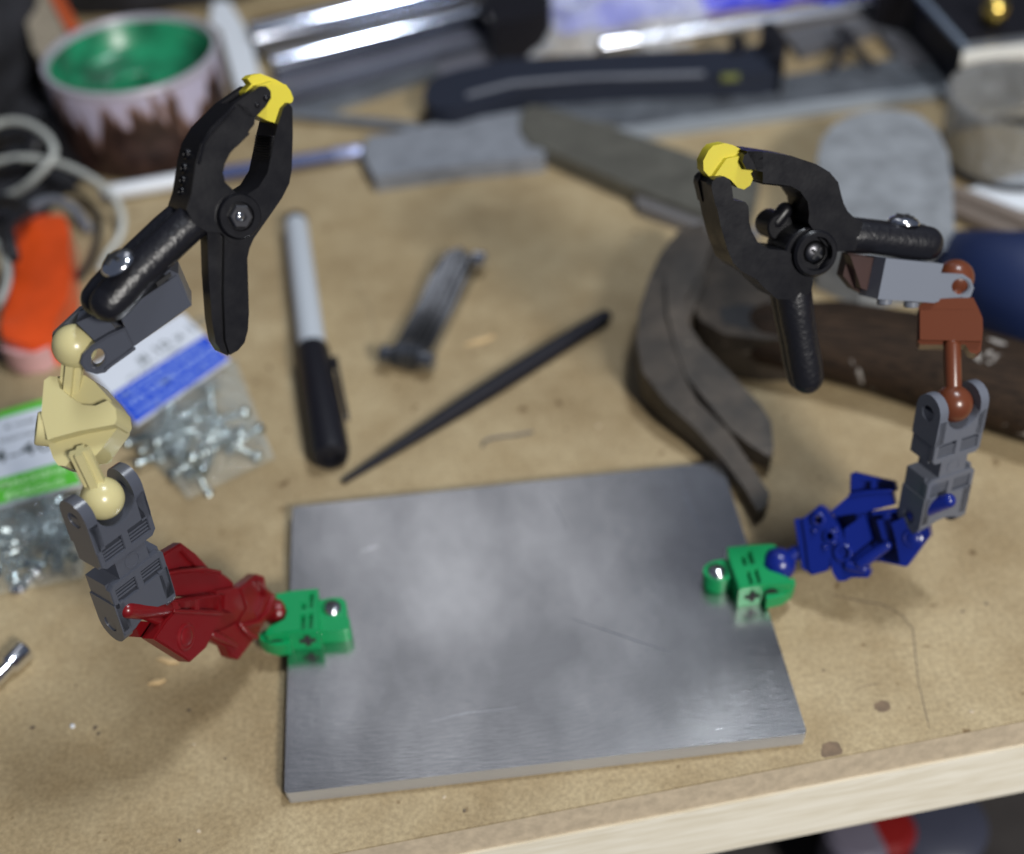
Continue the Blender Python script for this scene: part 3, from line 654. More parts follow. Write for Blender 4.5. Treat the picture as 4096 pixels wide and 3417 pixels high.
# --- right clamp
s = MB()
up_ = [(455, 165), (600, 176), (750, 200), (900, 250), (985, 300), (1040, 365), (1058, 440), (1075, 500), (1100, 550), (1140, 590), (1200, 620), (1150, 800), (1000, 810), (900, 700), (868, 650), (850, 620), (856, 560), (845, 490), (800, 425), (735, 388), (560, 370), (560, 300), (520, 290), (500, 240)]
s.trace(CF, ZN, up_, -TH, 0, .9)
s.trace(CF, ZN, [(430, 235), (440, 195), (475, 168), (560, 170), (560, 285), (500, 285), (455, 280)], -3.4, 0, .8)
s.trace(CF, ZN, [(430, 235), (440, 195), (475, 168), (560, 170), (560, 285), (500, 285), (455, 280)], -TH-.4, -TH+3.0, .8, at=0)
toothed(CF, ZN, (735, 388), (560, 370), 12, -TH+1, -.6, s, -.4)
s.build('clamp_jaw', M_BLACK, HH, smooth=45)
s = MB()
path = [(1130, 708), (1260, 718), (1400, 735), (1520, 750), (1600, 755)]
s.sweep([CF.pp(ZN(q), -4) for q in path], [4.6, 4.4, 4.5, 4.7, 4.7], ref=CF.z, flat=.9, seg=24)
s.sweep([CF.pp(ZN(q), -4)-CF.z*4.5 for q in path], [4.6, 4.4, 4.5, 4.7, 4.7], ref=CF.z, flat=.9, seg=24)
s.build('clamp_handle', M_BLACKTEX, HH, smooth=45)
s = MB()
low = [(240, 380), (260, 350), (350, 380), (372, 480), (450, 492), (468, 520), (475, 620), (490, 680), (530, 750), (600, 792), (700, 800), (900, 900), (880, 980), (870, 1060), (800, 1120), (650, 1110), (560, 1030), (520, 985), (420, 930), (370, 880), (330, 780), (290, 640), (262, 500)]
s.trace(CF, ZN, low, -TH+.4, -.2, .9)
tine = [(232, 400), (238, 362), (262, 336), (310, 328), (348, 345), (362, 390), (375, 500), (260, 520)]
s.trace(CF, ZN, tine, -3.4, -.1, .8)
s.trace(CF, ZN, tine, -TH+.2, -TH+3.2, .8, at=0)
s.build('clamp_jaw', M_BLACK, HH, smooth=45)
s = MB()
path = [(755, 1080), (775, 1220), (800, 1360), (825, 1500), (845, 1610)]
s.sweep([CF.pp(ZN(q), -4.5) for q in path], [5.0, 4.8, 4.6, 4.7, 4.5], ref=CF.z, flat=.9, seg=24)
s.sweep([CF.pp(ZN(q), -4.5)-CF.z*3.2 for q in path], [5.0, 4.8, 4.6, 4.7, 4.4], ref=CF.z, flat=.9, seg=24)
s.build('clamp_handle', M_BLACKTEX, HH, smooth=45)
s = MB(); c = CF.pp(ZN((865, 825)), 0)
s.lathe(c-CF.z*TH, CF.z, [(0, 7.0), (TH-1.2, 7.0), (TH-.8, 6.6), (TH-.8, 5.6)], 40)
cc = CF.pp(ZN((885, 815)), 0)
s.lathe(cc-CF.z*4, CF.z, [(0, 6.2), (5.0, 6.2), (5.7, 5.6), (5.7, 4.5)], 40, caps=False)
s.lathe(cc-CF.z*4, CF.z, [(5.6, 5.1), (2.8, 4.6), (2.7, .2)], 6, caps=False)
hub = s.build('pivot_boss', M_BLACK, HH)
s = MB(); s.lathe(CF.pp(ZN((645, 640)), -TH+1), CF.z, [(-5, 3.8), (2.4, 3.8), (2.8, 3.4)], 28)
s.sweep([CF.pp(ZN(q), -TH+2) for q in ((640, 620), (700, 545))], 2.2, seg=12); s.build('spring_tab', M_BLACK, HH)
screw_head(CF.pp(ZN((885, 812)), -1.2), CF.z, 3.3, 1.7, hub, 'pivot_bolt', M_DSTEEL)
s = MB()
s.trace(CF, ZN, [(240, 345), (270, 300), (330, 215), (440, 195), (440, 235), (455, 275), (505, 285), (482, 310), (497, 345), (480, 385), (440, 412), (400, 400), (355, 350), (310, 326)], -TH+4.0, -2.4, 1.1, seg=3)
s.trace(CF, ZN, [(165, 285), (162, 225), (195, 160), (225, 128), (300, 112), (350, 124), (430, 165), (438, 215), (330, 225), (290, 300), (250, 345), (205, 330)], -TH+3.6, -4.2, 1.6, at=-6, seg=3)
s.build('jaw_pad', M_YEL, HH, smooth=50)
ax = (ROT @ Vector((.08, .93, .34))).normalized()
screw_head(CF.pp(ZN((1452, 650)), -5.5)+ax*1.2, ax, 4.3, 2.0, HH, 'round_head_screw')
#BACKGROUND
# ------------------------------------------------------------------ things lying on the bench
M_BGRAY = mat('worn_steel', (.22, .24, .27), .42, .7, var=.25, vscale=60, rvar=.1)
M_CHROMET = mat('polished_steel', (.50, .53, .62), .11, 1.0)
M_OLIVE = mat('dull_file_steel', (.115, .112, .095), .5, .35, var=.2, vscale=80)
M_BLK = mat('black_plastic', (.008, .008, .012), .45, spec=.3)
M_CLOTH = mat('black_cloth', (.012, .012, .016), .85, var=.5, vscale=40, bump=.6, bscale=150)
M_WHITE = mat('white_plastic', (.70, .74, .80), .4)
M_ZINC = mat('zinc_screws', (.40, .46, .47), .25, 1.0)
FL = FLOORF
idc = lambda q: q
def block(name, pts, z0, z1, m, bev, label, cat, group=None):
    "one solid thing, outline read at its top face"
    w3 = [FL.pp(q, z1) for q in pts]
    o = MB().ext(FL, [(p.x, p.y) for p in w3], z0, z1, bev).build(name, m, loc=(w3[0].x, w3[0].y, z0))
    o['label'] = label; o['category'] = cat
    if group: o['group'] = group
    return o
def tag(o, label, cat, group=None):
    o['label'] = label; o['category'] = cat
    if group: o['group'] = group
    return o

# tin with green paint inside
CX, CY, CR, CH = -71.2, 361.0, 38.0, 41.4
can = thing('paint_tin', 'open tin with green paint inside and a woodland print round its side', 'tin', (CX, CY, 0))
def can_mat():
    m = bpy.data.materials.new('tin_print'); m.use_nodes = True; nt = m.node_tree; N = nt.nodes; L = nt.links; p = N['Principled BSDF']
    tc = N.new('ShaderNodeTexCoord'); sep = N.new('ShaderNodeSeparateXYZ'); L.new(tc.outputs['Object'], sep.inputs[0])
    an = N.new('ShaderNodeMath'); an.operation = 'ARCTAN2'; L.new(sep.outputs['Y'], an.inputs[0]); L.new(sep.outputs['X'], an.inputs[1])
    cmb = N.new('ShaderNodeCombineXYZ'); L.new(an.outputs[0], cmb.inputs[0]); sc_ = N.new('ShaderNodeMath'); sc_.operation = 'MULTIPLY'; sc_.inputs[1].default_value = 7; L.new(sep.outputs['Z'], sc_.inputs[0]); L.new(sc_.outputs[0], cmb.inputs[1])
    n = N.new('ShaderNodeTexNoise'); n.inputs['Scale'].default_value = 3.4; n.inputs['Detail'].default_value = 5; L.new(cmb.outputs[0], n.inputs[0])
    zz = N.new('ShaderNodeMath'); zz.operation = 'MULTIPLY_ADD'; zz.inputs[1].default_value = -19.0; zz.inputs[2].default_value = .43; L.new(sep.outputs['Z'], zz.inputs[0])
    ad = N.new('ShaderNodeMath'); ad.operation = 'MULTIPLY_ADD'; ad.inputs[1].default_value = 2.0; L.new(n.outputs[0], ad.inputs[0]); L.new(zz.outputs[0], ad.inputs[2])
    r = N.new('ShaderNodeValToRGB'); e = r.color_ramp.elements; e[0].position = .80; e[0].color = (.46, .43, .56, 1); e[1].position = 1.0; e[1].color = (.055, .028, .022, 1)
    x = e.new(.93); x.color = (.20, .11, .075, 1)
    L.new(ad.outputs[0], r.inputs[0])
    n2 = N.new('ShaderNodeTexNoise'); n2.inputs['Scale'].default_value = 120; L.new(tc.outputs['Object'], n2.inputs[0])
    r2 = N.new('ShaderNodeValToRGB'); r2.color_ramp.elements[0].position = .4; r2.color_ramp.elements[1].position = .62; r2.color_ramp.elements[0].color = (.35, .3, .3, 1); L.new(n2.outputs[0], r2.inputs[0])
    mx = N.new('ShaderNodeMix'); mx.data_type = 'RGBA'; mx.blend_type = 'MULTIPLY'; L.new(r.outputs[0], mx.inputs[6]); L.new(r2.outputs[0], mx.inputs[7])
    ma = N.new('ShaderNodeMath'); ma.operation = 'GREATER_THAN'; ma.inputs[1].default_value = .93; L.new(ad.outputs[0], ma.inputs[0]); L.new(ma.outputs[0], mx.inputs[0])
    L.new(mx.outputs[2], p.inputs['Base Color']); p.inputs['Roughness'].default_value = .4
    return m
MB().lathe((CX, CY, 0), (0, 0, 1), [(0, CR-1), (1, CR), (CH-1.5, CR)], 64, caps=False).build('side_wall', can_mat(), can)
MB().lathe((CX, CY, CH-1.5), (0, 0, 1), [(0, CR+.3), (1.5, CR+.8), (2.6, CR+.4), (2.7, CR-1.4), (1.2, CR-2.0), (-9, CR-2.4)], 64, caps=False).build('rim', mat('tin_rim', (.50, .48, .55), .35, .3), can)
M_PAINT = mat('green_paint', (.007, .085, .04), .3, var=.1, vscale=38, col2=(.02, .30, .14), bump=.4, bscale=50)
s = MB(); s.lathe((CX, CY, CH-1), (0, 0, 1), [(0, CR-1.9), (-1, CR-2.6), (-10, CR-3.4), (-14, CR-8), (-16, 18), (-16.5, 1)], 64, caps=False)
for k in range(4):
    a0 = k*1.5; s.sweep([Vector((CX, CY, CH-15.5))+Vector((math.cos(a0+t*.25), math.sin(a0+t*.25), 0))*(8+k*5) for t in range(8)], [1, 2, 2.6, 3, 3, 2.6, 2, 1], flat=.6, seg=10)
s.build('paint', M_PAINT, can, smooth=60)

# black things round the tin
def lump(name, c, r, m, label, cat, seed, amp=.25):
    s = MB(); bmesh.ops.create_icosphere(s.bm, subdivisions=4, radius=1.0)
    from mathutils import noise
    for v in s.bm.verts:
        d = 1+amp*noise.fractal(v.co*1.6+Vector((seed, 0, 0)), 1.0, 2.0, 4)
        q = v.co*d; z = max(q.z, -.55); v.co = Vector((c[0]+q.x*r[0], c[1]+q.y*r[1], (z+.55)*r[2]))
    return tag(s.build(name, m, loc=(c[0], c[1], 0), smooth=180), label, cat)
g = G(20, 130); lump('tool_bag', (g.x-22, g.y+10), (50, 110, 40), M_CLOTH, 'black cloth tool bag slumped to the left of the paint tin', 'bag', 3)
g = G(280, -10); lump('black_pouch', (g.x, g.y+12), (95, 40, 34), M_CLOTH, 'black pouch lying behind the paint tin', 'pouch', 9)
block('pale_board', [(40, -20), (103, -20), (139, 62), (120, 100), (84, 125), (66, 96)], 0, 32, mat('dusty_board', (.30, .255, .19), .7, var=.15), .8, 'dusty beige board standing between the black bag and the paint tin', 'board')
s = None
def late_cloth():
    crumple('black_cloth', [(-90, 520), (80, 470), (215, 300), (60, 60)], M_CLOTH, 'black cloth crumpled under the cables at the left edge', 'cloth', 9, 12, amp=1.2)
block('orange_strip', [(98, -14), (124, -14), (162, 52), (140, 66)], 0, 34, mat('orange_red_plastic', (.50, .09, .025), .45), .8, 'orange red strip leaning beside the beige board behind the tin', 'strip')

# cables
LC = Zc(0, 400, 1.593)
M_CABLE = mat('clear_cable', (.48, .50, .47), .35, spec=.6)
M_BCABLE = mat('black_cable', (.012, .012, .015), .4)
def cable(pts, zs, r, m, label, nm='cable'):
    P3 = [G(*LC(q), z) for q, z in zip(pts, zs)]
    out = []                                     # Catmull-Rom
    for i in range(len(P3)-1):
        a, b, c, d = P3[max(i-1, 0)], P3[i], P3[i+1], P3[min(i+2, len(P3)-1)]
        for t in (0, .2, .4, .6, .8): out.append(.5*((2*b)+(-a+c)*t+(2*a-5*b+4*c-d)*t*t+(-a+3*b-3*c+d)*t**3))
    out.append(P3[-1])
    return tag(MB().sweep(out, r, seg=12).build(nm, m, loc=out[0], smooth=180), label, 'cable')
cable([(-120, 200), (0, 148), (100, 135), (200, 160), (300, 230), (345, 320), (315, 400), (200, 520), (100, 590), (-60, 660)], [22, 24, 26, 27, 27, 26, 24, 18, 12, 6], 1.6, M_CABLE, 'clear grey cable looped above the orange handle')
cable([(-60, 400), (20, 385), (140, 368), (300, 385), (450, 430), (600, 510), (700, 590), (765, 690), (782, 790), (755, 890), (690, 980), (640, 1080)], [14, 16, 18, 18, 17, 15, 12, 9, 7, 4, 2, 2], 1.5, M_CABLE, 'long clear grey cable curving round towards the front left clamp')
cable([(-40, 900), (10, 960), (45, 1050), (50, 1150), (10, 1270), (-40, 1340)], [16, 18, 20, 20, 18, 14], 1.5, M_CABLE, 'short bend of clear cable at the left edge over the orange handle')
cable([(-60, 560), (60, 470), (200, 450), (350, 520), (520, 620), (610, 720), (630, 850), (570, 1040), (480, 1150)], [3, 8, 10, 8, 4, 2, 2, 2, 2], 1.5, M_BCABLE, 'thin black cable inside the loop of the long clear cable')
cable([(-60, 660), (60, 640), (170, 700), (60, 800), (60, 900), (85, 1000)], [12, 16, 20, 24, 24, 21], 2.6, M_BCABLE, 'thick black cable crossing the top of the orange handle')
cable([(-60, 300), (40, 250), (150, 220), (230, 260), (200, 340), (80, 420), (-60, 460)], [10, 18, 22, 22, 18, 14, 8], 3.2, M_BCABLE, 'thick black cable coiled inside the clear loop at the left edge')
cable([(80, 780), (200, 690), (330, 640), (460, 690), (560, 820)], [14, 16, 12, 6, 2], 2.2, mat('grey_cable', (.16, .17, .2), .45), 'short grey cable behind the orange handle')
cable([(-30, 1610), (100, 1660), (250, 1650), (400, 1610)], [2.5, 2.5, 2.5, 2.5], 2.6, M_BCABLE, 'dark cable lying along the near side of the orange handle')
orn = thing('orange_tool', 'bright orange plastic handle with a pale rounded near end under the cables', 'handle', G(70, 600))
M_ORG = mat('orange_plastic', (.78, .085, .012), .3, coat=.2, var=.12, vscale=60)
MB().trace(FL, LC, [(85, 830), (250, 735), (400, 730), (440, 800), (452, 1150), (430, 1260), (360, 1400), (345, 1500), (200, 1560), (20, 1520), (0, 1440), (60, 1200), (100, 1000)], 0, 13, 3.2, seg=3).build('grip', M_ORG, orn, smooth=60)
MB().trace(FL, LC, [(15, 1500), (90, 1460), (200, 1435), (345, 1440), (350, 1540), (260, 1610), (120, 1630), (10, 1590)], .3, 9.5, 3.0, seg=3).build('end_cap', mat('frosted_plastic', (.62, .36, .36), .35), orn, smooth=60)

# white strip behind the left clamp, pen with blue barrel
block('white_strip', [(437, 2), (470, 2), (505, 62), (520, 100), (536, 172), (503, 205), (484, 178), (452, 63), (430, 48)], 0, 9, M_WHITE, .8, 'white plastic strip standing between the paint tin and the steel tubes', 'strip')
pen = thing('slim_rod', 'slim rod, half white and half dark blue, lying below the paint tin', 'rod', G(480, 352))
zz = 4.0
def rodpts(a, b): return [G(a[0], a[1], zz), G(b[0], b[1], zz)]
MB().sweep(rodpts((222, 396), (405, 364)), 3.4, seg=14).build('white_shaft', M_WHITE, pen)
MB().sweep(rodpts((405, 364), (686, 319)), 3.0, seg=14).build('blue_shaft', mat('dark_blue_paint', (.045, .065, .17), .4), pen)
MB().sweep(rodpts((688, 318), (735, 311)), 3.3, seg=14).build('ferrule', mat('pale_blue_metal', (.28, .32, .52), .3, .5), pen)
MB().sweep(rodpts((737, 311), (756, 308)), 2.2, seg=14).build('tip', M_BLK, pen)

Z2 = Zc(800, 0, 1.6154); Z3 = Zc(2000, 0, 1.75); Z4 = Zc(2996, 0, 1.909); Z5 = Zc(2400, 700, 1.2382)
def q2(ps, z): return [z(p) for p in ps]
block('flat_stone', q2([(1085, 880), (1300, 850), (1500, 800), (1800, 760), (2200, 690), (2230, 1020), (1700, 1070), (1130, 1150), (1080, 1060), (1050, 990)], Z2), 0, 7, mat('grey_stone', (.20, .215, .245), .6, var=.15, vscale=120), .6, 'flat grey sharpening stone lying right of the blue ended rod', 'stone')
tag(MB().sweep([G(585, 232, 3), G(860, 262, 3)], 3.0, flat=.7, seg=10, rnd=False).build('thin_bar', M_BGRAY, loc=G(585, 232)), 'thin grey bar running from behind the left clamp to the grey stone', 'bar')
# polished tubes
def tube(a, b, za, zb, r, m, label, name='steel_tube', seg=40, end=True):
    A, B = G(a[0], a[1], za), G(b[0], b[1], zb); d = (B-A).normalized()
    t = thing(name, label, 'tube', (A.x, A.y, 0))
    MB().lathe(A, d, [(0, r-1), (0, r), ((B-A).length, r), ((B-A).length, r-1)], seg, caps=False).build('tube_wall', m, t)
    if end: MB().lathe(A+d*2, d, [(0, r-.8), (.2, r-.8)], seg).build('bore', M_HOLE, t)
    return t
tube((520, 82), (1010, -30), 9, 9, 9, M_CHROMET, 'upper of two polished steel tubes with a bright streak behind the left clamp')
tube((560, 138), (1000, 28), 7, 7, 7, M_CHROMET, 'lower of two polished steel tubes, just behind the thin flat bars')
block('flat_bar', [(608, 214), (895, 128), (900, 150), (640, 236)], 0, 3, M_BGRAY, .3, 'thin grey flat bar in front of the lower polished tube', 'bar')
block('flat_bar', [(560, 186), (980, 72), (990, 96), (590, 206)], 0, 5, M_BGRAY, .3, 'darker flat bar squeezed between the lower tube and the thin bar', 'bar').data.materials[0] = mat('dark_steel', (.10, .105, .13), .4, .6)
block('black_box', [(985, -30), (1130, -60), (1130, 20), (1070, 38), (1010, 48)], 0, 22, M_BLK, 2, 'small black box at the end of the polished tubes', 'box')
block('grey_sheet', [(560, 160), (1000, 44), (1085, 66), (1050, 118), (900, 150), (650, 232), (590, 222)], 0, 1.5, mat('grey_card', (.13, .13, .155), .5, var=.2, vscale=40), .2, 'dull grey sheet lying under the thin bars and the lower polished tube', 'sheet')
block('brown_wedge', [(1000, 50), (1065, 38), (1060, 56), (1005, 72)], 0, 6, mat('rusty_brown', (.26, .10, .05), .7), 1, 'small rusty brown wedge below the black box', 'wedge')

# crumpled plastic at the back
def crumple(name, corners, m, label, cat, h, seed, n=34, amp=1.0, freq=.055):
    from mathutils import noise
    A = [G(*c, 2) for c in corners]; s = MB(); g = []
    for i in range(n+1):
        row = []
        for j in range(n+1):
            u, v = i/n, j/n
            p = A[0].lerp(A[1], u).lerp(A[3].lerp(A[2], u), v)
            e = (4*u*(1-u)*4*v*(1-v))**.35
            z = h*e*(.55+amp*noise.ridged_multi_fractal(Vector((p.x*freq+seed, p.y*freq, 0)), .9, 2.1, 4, 1, 2)*.25)
            p += Vector((noise.noise(p*.05)*8, noise.noise(p*.05+Vector((9, 9, 9)))*8, 0))
            row.append(s.bm.verts.new((p.x, p.y, z+.6)))
        g.append(row)
    for i in range(n):
        for j in range(n): s.bm.faces.new((g[i][j], g[i+1][j], g[i+1][j+1], g[i][j+1]))
    return tag(s.build(name, m, loc=(A[0].x, A[0].y, 0), smooth=180), label, cat)
late_cloth()
M_FILM = film_material('crumpled_film', (.86, .90, .98), .30, .12)
M_BLUEBAG = mat('blue_bag', (.02, .03, .62), .3, spec=.35, var=.3, vscale=30)
crumple('blue_bag', [(1130, 62), (1850, -20), (1900, -160), (1080, -90)], M_BLUEBAG, 'shiny blue plastic bag crumpled at the back of the bench', 'bag', 20, 4)
crumple('clear_wrap', [(1000, 118), (1420, 92), (1500, -20), (1060, -30)], M_FILM, 'crumpled clear plastic wrap left of the blue bag', 'wrap', 26, 1)
tube((1235, 95), (1810, 8), 5, 5, 4.2, mat('white_streak', (.80, .84, .95), .22, 1.0), 'thin bright tube put in for the white streak along the blue bag', end=False)  # thin tube shaped for the white streak on the shiny blue bag
# black tool with hooked end
kn = thing('black_tool', 'long black tool with a fat rounded grip and a hooked far end', 'tool', G(900, 210))
MB().trace(FL, idc, [(868, 200), (872, 178), (890, 158), (930, 143), (1030, 122), (1300, 106), (1480, 99), (1530, 96), (1560, 90), (1600, 110), (1606, 140), (1560, 150), (1300, 158), (1090, 172), (1010, 200), (930, 224), (884, 220)], 1, 15, 3.4, seg=3).build('grip', mat('black_blue_rubber', (.014, .018, .032), .6, spec=.3), kn, smooth=60)
MB().trace(FL, idc, [(1556, 100), (1562, 45), (1580, 40), (1600, 58), (1614, 92), (1606, 130), (1580, 120), (1584, 84)], 2, 19, 1.5).build('hook', M_BLK, kn)
MB().trace(FL, idc, [(1496, 104), (1500, 72), (1522, 68), (1532, 100)], 2, 17, 1.2).build('button', M_BLK, kn)
MB().sweep([G(*p, 15) for p in ((960, 196), (1050, 172), (1200, 160), (1440, 152))], 1.3, seg=8).build('underside_highlight', mat('highlight_grey', (.10, .11, .14), .5), kn)  # lighter grey strip puts the underside highlight into colour
MB().trace(FL, idc, [(1480, 152), (1516, 150), (1516, 160), (1480, 162)], 14, 15.4, .4).build('yellow_mark', mat('dull_yellow', (.15, .16, .04), .5), kn)
# steel rule and file
ru = thing('steel_rule', 'wide steel rule crossing the back of the bench towards the right', 'rule', G(1290, 270))
MB().trace(FL, idc, [(1085, 226), (1250, 190), (1560, 162), (1960, 100), (1985, 165), (1290, 258)], 0, 3.2, .3).build('blade', M_BGRAY, ru)
MB().trace(FL, idc, [(1262, 262), (1290, 258), (1985, 165), (1990, 186), (1300, 282), (1275, 280)], 0, 2.6, .8).build('bevelled_edge', mat('light_steel', (.40, .43, .46), .45, .5), ru)
block('flat_file', [(1069, 230), (1085, 216), (1113, 217), (1289, 272), (1435, 322), (1560, 366), (1540, 452), (1435, 436), (1304, 387), (1107, 300), (1084, 296), (1064, 264)], 0, 8, M_OLIVE, .8, 'broad dull grey file lying diagonally under the end of the steel rule', 'file')
block('narrow_file', [(1302, 404), (1312, 394), (1500, 452), (1560, 470), (1550, 492), (1480, 482), (1308, 420)], 0, 5, mat('grey_file', (.17, .165, .17), .5, .3), .8, 'narrow grey file along the near side of the broad file', 'file')
# grey rounded pad
block('rounded_pad', q2([(520, 1200), (555, 1060), (640, 960), (760, 885), (900, 845), (1100, 832), (1290, 875), (1430, 985), (1520, 1160), (1555, 1400), (1566, 1720), (1560, 1900), (900, 1950), (560, 1800)], Z4), 0, 24, mat('grey_pad', (.21, .225, .245), .8, var=.20, vscale=110, bump=.3, bscale=200), 9, 'pale grey pad with a rounded top behind the right clamp', 'pad')
# tin box and black crate, top right corner
box_ = thing('metal_box', 'pale metal box with a bright top edge at the right border', 'box', G(2040, 190))
MB().trace(FL, idc, [(1976, 128), (2130, 110), (2150, 50), (1990, 60)], 0, 26, .6).build('wall', mat('grey_metal', (.20, .21, .23), .4, .4, var=.15, vscale=60), box_)
MB().trace(FL, idc, [(1972, 126), (2130, 107), (2150, 84), (1976, 104)], 26.2, 29, .5).build('lid_edge', mat('cream_metal', (.70, .67, .60), .4), box_)
ck = block('black_crate', [(1800, -40), (1880, -20), (1980, 84), (2160, 62), (2200, -80), (1800, -100)], 0, 27, M_BLK, .8, 'black crate behind the pale metal box', 'crate')
tag(MB().sweep([G(1874, -20, 29), G(1978, 96, 29)], 1.6, seg=8).build('grey_rod', mat('blue_grey_rod', (.16, .20, .26), .4), loc=G(1874, -20, 27)), 'thin blue grey rod on the front edge of the black crate', 'rod')
s = MB(); g = G(2040, 22, 34); s.ball(g, 6, 20); s.bm.transform(Matrix.Translation(g) @ Matrix.Diagonal((1, 1, 1.1, 1)) @ Matrix.Translation(-g))
tag(s.build('glow_orb', mat('golden', (.85, .62, .16), .22, 1.0), loc=g-Vector((0, 0, 6))), 'small shiny brass knob put in for a yellow glow at the black crate in the top right corner', 'orb')  # ball put in for a small yellow glow
for k, (a, b, lb) in enumerate((((1700, 150), (1745, 70), 'dark stick leaning left of the crossing behind the steel rule'), ((1790, 140), (1720, 60), 'dark stick crossing the other one behind the steel rule'))):
    tag(MB().sweep([G(*a, 3), G(*b, 12)], 2.2, seg=10).build('dark_stick', M_BLK, loc=G(*a)), lb, 'stick')
block('dark_sheet', [(1600, 60), (1830, 20), (1975, 100), (1965, 124), (1860, 140), (1800, 60), (1640, 110)], 0, 4, mat('dark_panel', (.09, .09, .10), .6), .5, 'dark flat panel behind the steel rule in front of the crate', 'panel')  # one even dark grey
# clear cup on its dark ring
cup = thing('plastic_cup', 'clear plastic cup with a dark base ring at the right border', 'cup', G(2066, 322))
c = G(2066, 322)
MB().lathe(c, (0, 0, 1), [(0.5, 27), (2, 28), (30, 30), (31, 29.2), (3, 27)], 48, caps=False).build('cup_wall', film_material('frosted_film', (.32, .33, .34), .28, .12), cup)
MB().lathe(c, (0, 0, 1), [(0, 27), (0, 29.5), (3.2, 29.8), (3.4, 28)], 48, caps=False).build('base_ring', M_BLK, cup)
block('white_card', [(1968, 392), (2140, 345), (2150, 430), (2060, 428)], 0, 1.2, M_WHITE, 0, 'corner of a white card right of the grey pad', 'card')
for k, (a, b, col, lb) in enumerate((((1965, 400), (2140, 470), (.16, .13, .11), 'dark brown dowel beside the white card'), ((1960, 430), (2130, 505), (.15, .12, .10), 'brown dowel between the dark dowel and the blue grip'))):
    tag(MB().sweep([G(*a, 4), G(*b, 4)], 3.6, seg=14).build('dowel', mat('dowel_wood', col, .6), loc=G(*a)), lb, 'dowel')

# hammer with claw
hm = thing('claw_hammer', 'old claw hammer with a rusty forked claw and dark handle behind the plate', 'hammer', G(1500, 640))
M_RUST = mat('rusty_iron', (.040, .031, .023), .55, .1, var=.5, vscale=70, bump=.5, bscale=250)
M_OLDW = grain_material('dark_old_wood', (.007, .005, .004), (.038, .023, .014), -25, 60, .5)
def T(ps): return ps
s = MB()
def claw(pts, zt):
    w3 = [G(*Z5(q), 13) for q in pts]; k0 = len(s.bm.verts)
    s.ext(FL, [(p.x, p.y) for p in w3], 0, 10, 0)
    s.bm.verts.ensure_lookup_table()
    hd = G(*Z5((520, 480)), 13); tp = G(*Z5((830, 1450)), 13); ax = (tp-hd); Lx = ax.length; ax.normalize()
    for v in list(s.bm.verts)[k0:]:
        t = max(0, min(1, (v.co-hd).dot(ax)/Lx)); hi = zt*(1-t**1.6)+6*t**1.6; lo_ = max(5.8*math.sqrt(max(0, math.sin(math.pi*t))), hi-11) if t > .02 else 0
        v.co.z = hi if v.co.z > 5 else lo_
claw([(520, 350), (390, 390), (300, 500), (240, 620), (192, 760), (180, 900), (210, 1020), (325, 1140), (470, 1240), (625, 1370), (735, 1490), (790, 1590), (830, 1560), (850, 1500), (800, 1430), (640, 1250), (480, 1130), (420, 1040), (400, 940), (440, 800), (520, 600)], 24)
claw([(560, 400), (440, 440), (370, 540), (320, 640), (330, 780), (370, 920), (425, 1040), (520, 1130), (640, 1240), (760, 1310), (850, 1350), (865, 1310), (850, 1210), (800, 1150), (640, 1020), (500, 910), (420, 810), (420, 720), (520, 560)], 25)
s.build('claw', M_RUST, hm, smooth=50)
MB().trace(FL, Z5, [(400, 430), (520, 330), (760, 330), (900, 500), (1010, 580), (1000, 810), (820, 815), (620, 790), (500, 720), (430, 600)], 1, 20, 7, seg=4).build('head', M_RUST, hm, smooth=60)
MB().trace(FL, Z5, [(590, 660), (690, 640), (880, 660), (880, 750), (720, 760), (610, 730)], 19.6, 20.2, .2).build('neck_shadow', M_HOLE, hm)  # dark patch painted for the shadow beneath the hammer's neck
hc = [G(*Z5(q), 13) for q in ((860, 790), (1150, 815), (1500, 885), (1850, 990), (2250, 1110))]
MB().sweep(hc, [14, 17, 18.5, 19, 19], flat=.68, seg=28).build('handle', M_OLDW, hm, smooth=60)
def spatter(m, scale, thr, col):                 # old paint spatter printed on the wood
    nt = m.node_tree; N = nt.nodes; L = nt.links; p = N['Principled BSDF']; src = p.inputs['Base Color'].links[0].from_socket
    tc = N.new('ShaderNodeTexCoord'); n = N.new('ShaderNodeTexNoise'); n.inputs['Scale'].default_value = scale; n.inputs['Detail'].default_value = 3; n.inputs['Distortion'].default_value = .6; L.new(tc.outputs['Object'], n.inputs[0])
    r = N.new('ShaderNodeMapRange'); r.inputs['From Min'].default_value = thr; r.inputs['From Max'].default_value = thr+.03; L.new(n.outputs[0], r.inputs[0])
    x = N.new('ShaderNodeMix'); x.data_type = 'RGBA'; x.inputs[7].default_value = (*col, 1); L.new(r.outputs[0], x.inputs[0]); L.new(src, x.inputs[6]); L.new(x.outputs[2], p.inputs['Base Color'])
_p = M_OLDW.node_tree.nodes['Principled BSDF']; _p.inputs['Roughness'].default_value = .75; _p.inputs['Specular IOR Level'].default_value = .15
spatter(M_OLDW, 130, .655, (.30, .28, .26)); spatter(M_RUST, 260, .70, (.12, .10, .08))
tag(MB().sweep([G(1945, 512, 8), G(1975, 540, 12), G(2020, 568, 17), (G(2080, 590, 20)), G(2140, 602, 21), G(2220, 610, 21)], [8, 13, 17.5, 20.5, 21, 20], seg=32).build('blue_grip', mat('dark_blue_rubber', (.008, .018, .070), .5), loc=G(2060, 600), smooth=180), 'dark blue rubber grip on the bench behind the brown joint', 'grip')

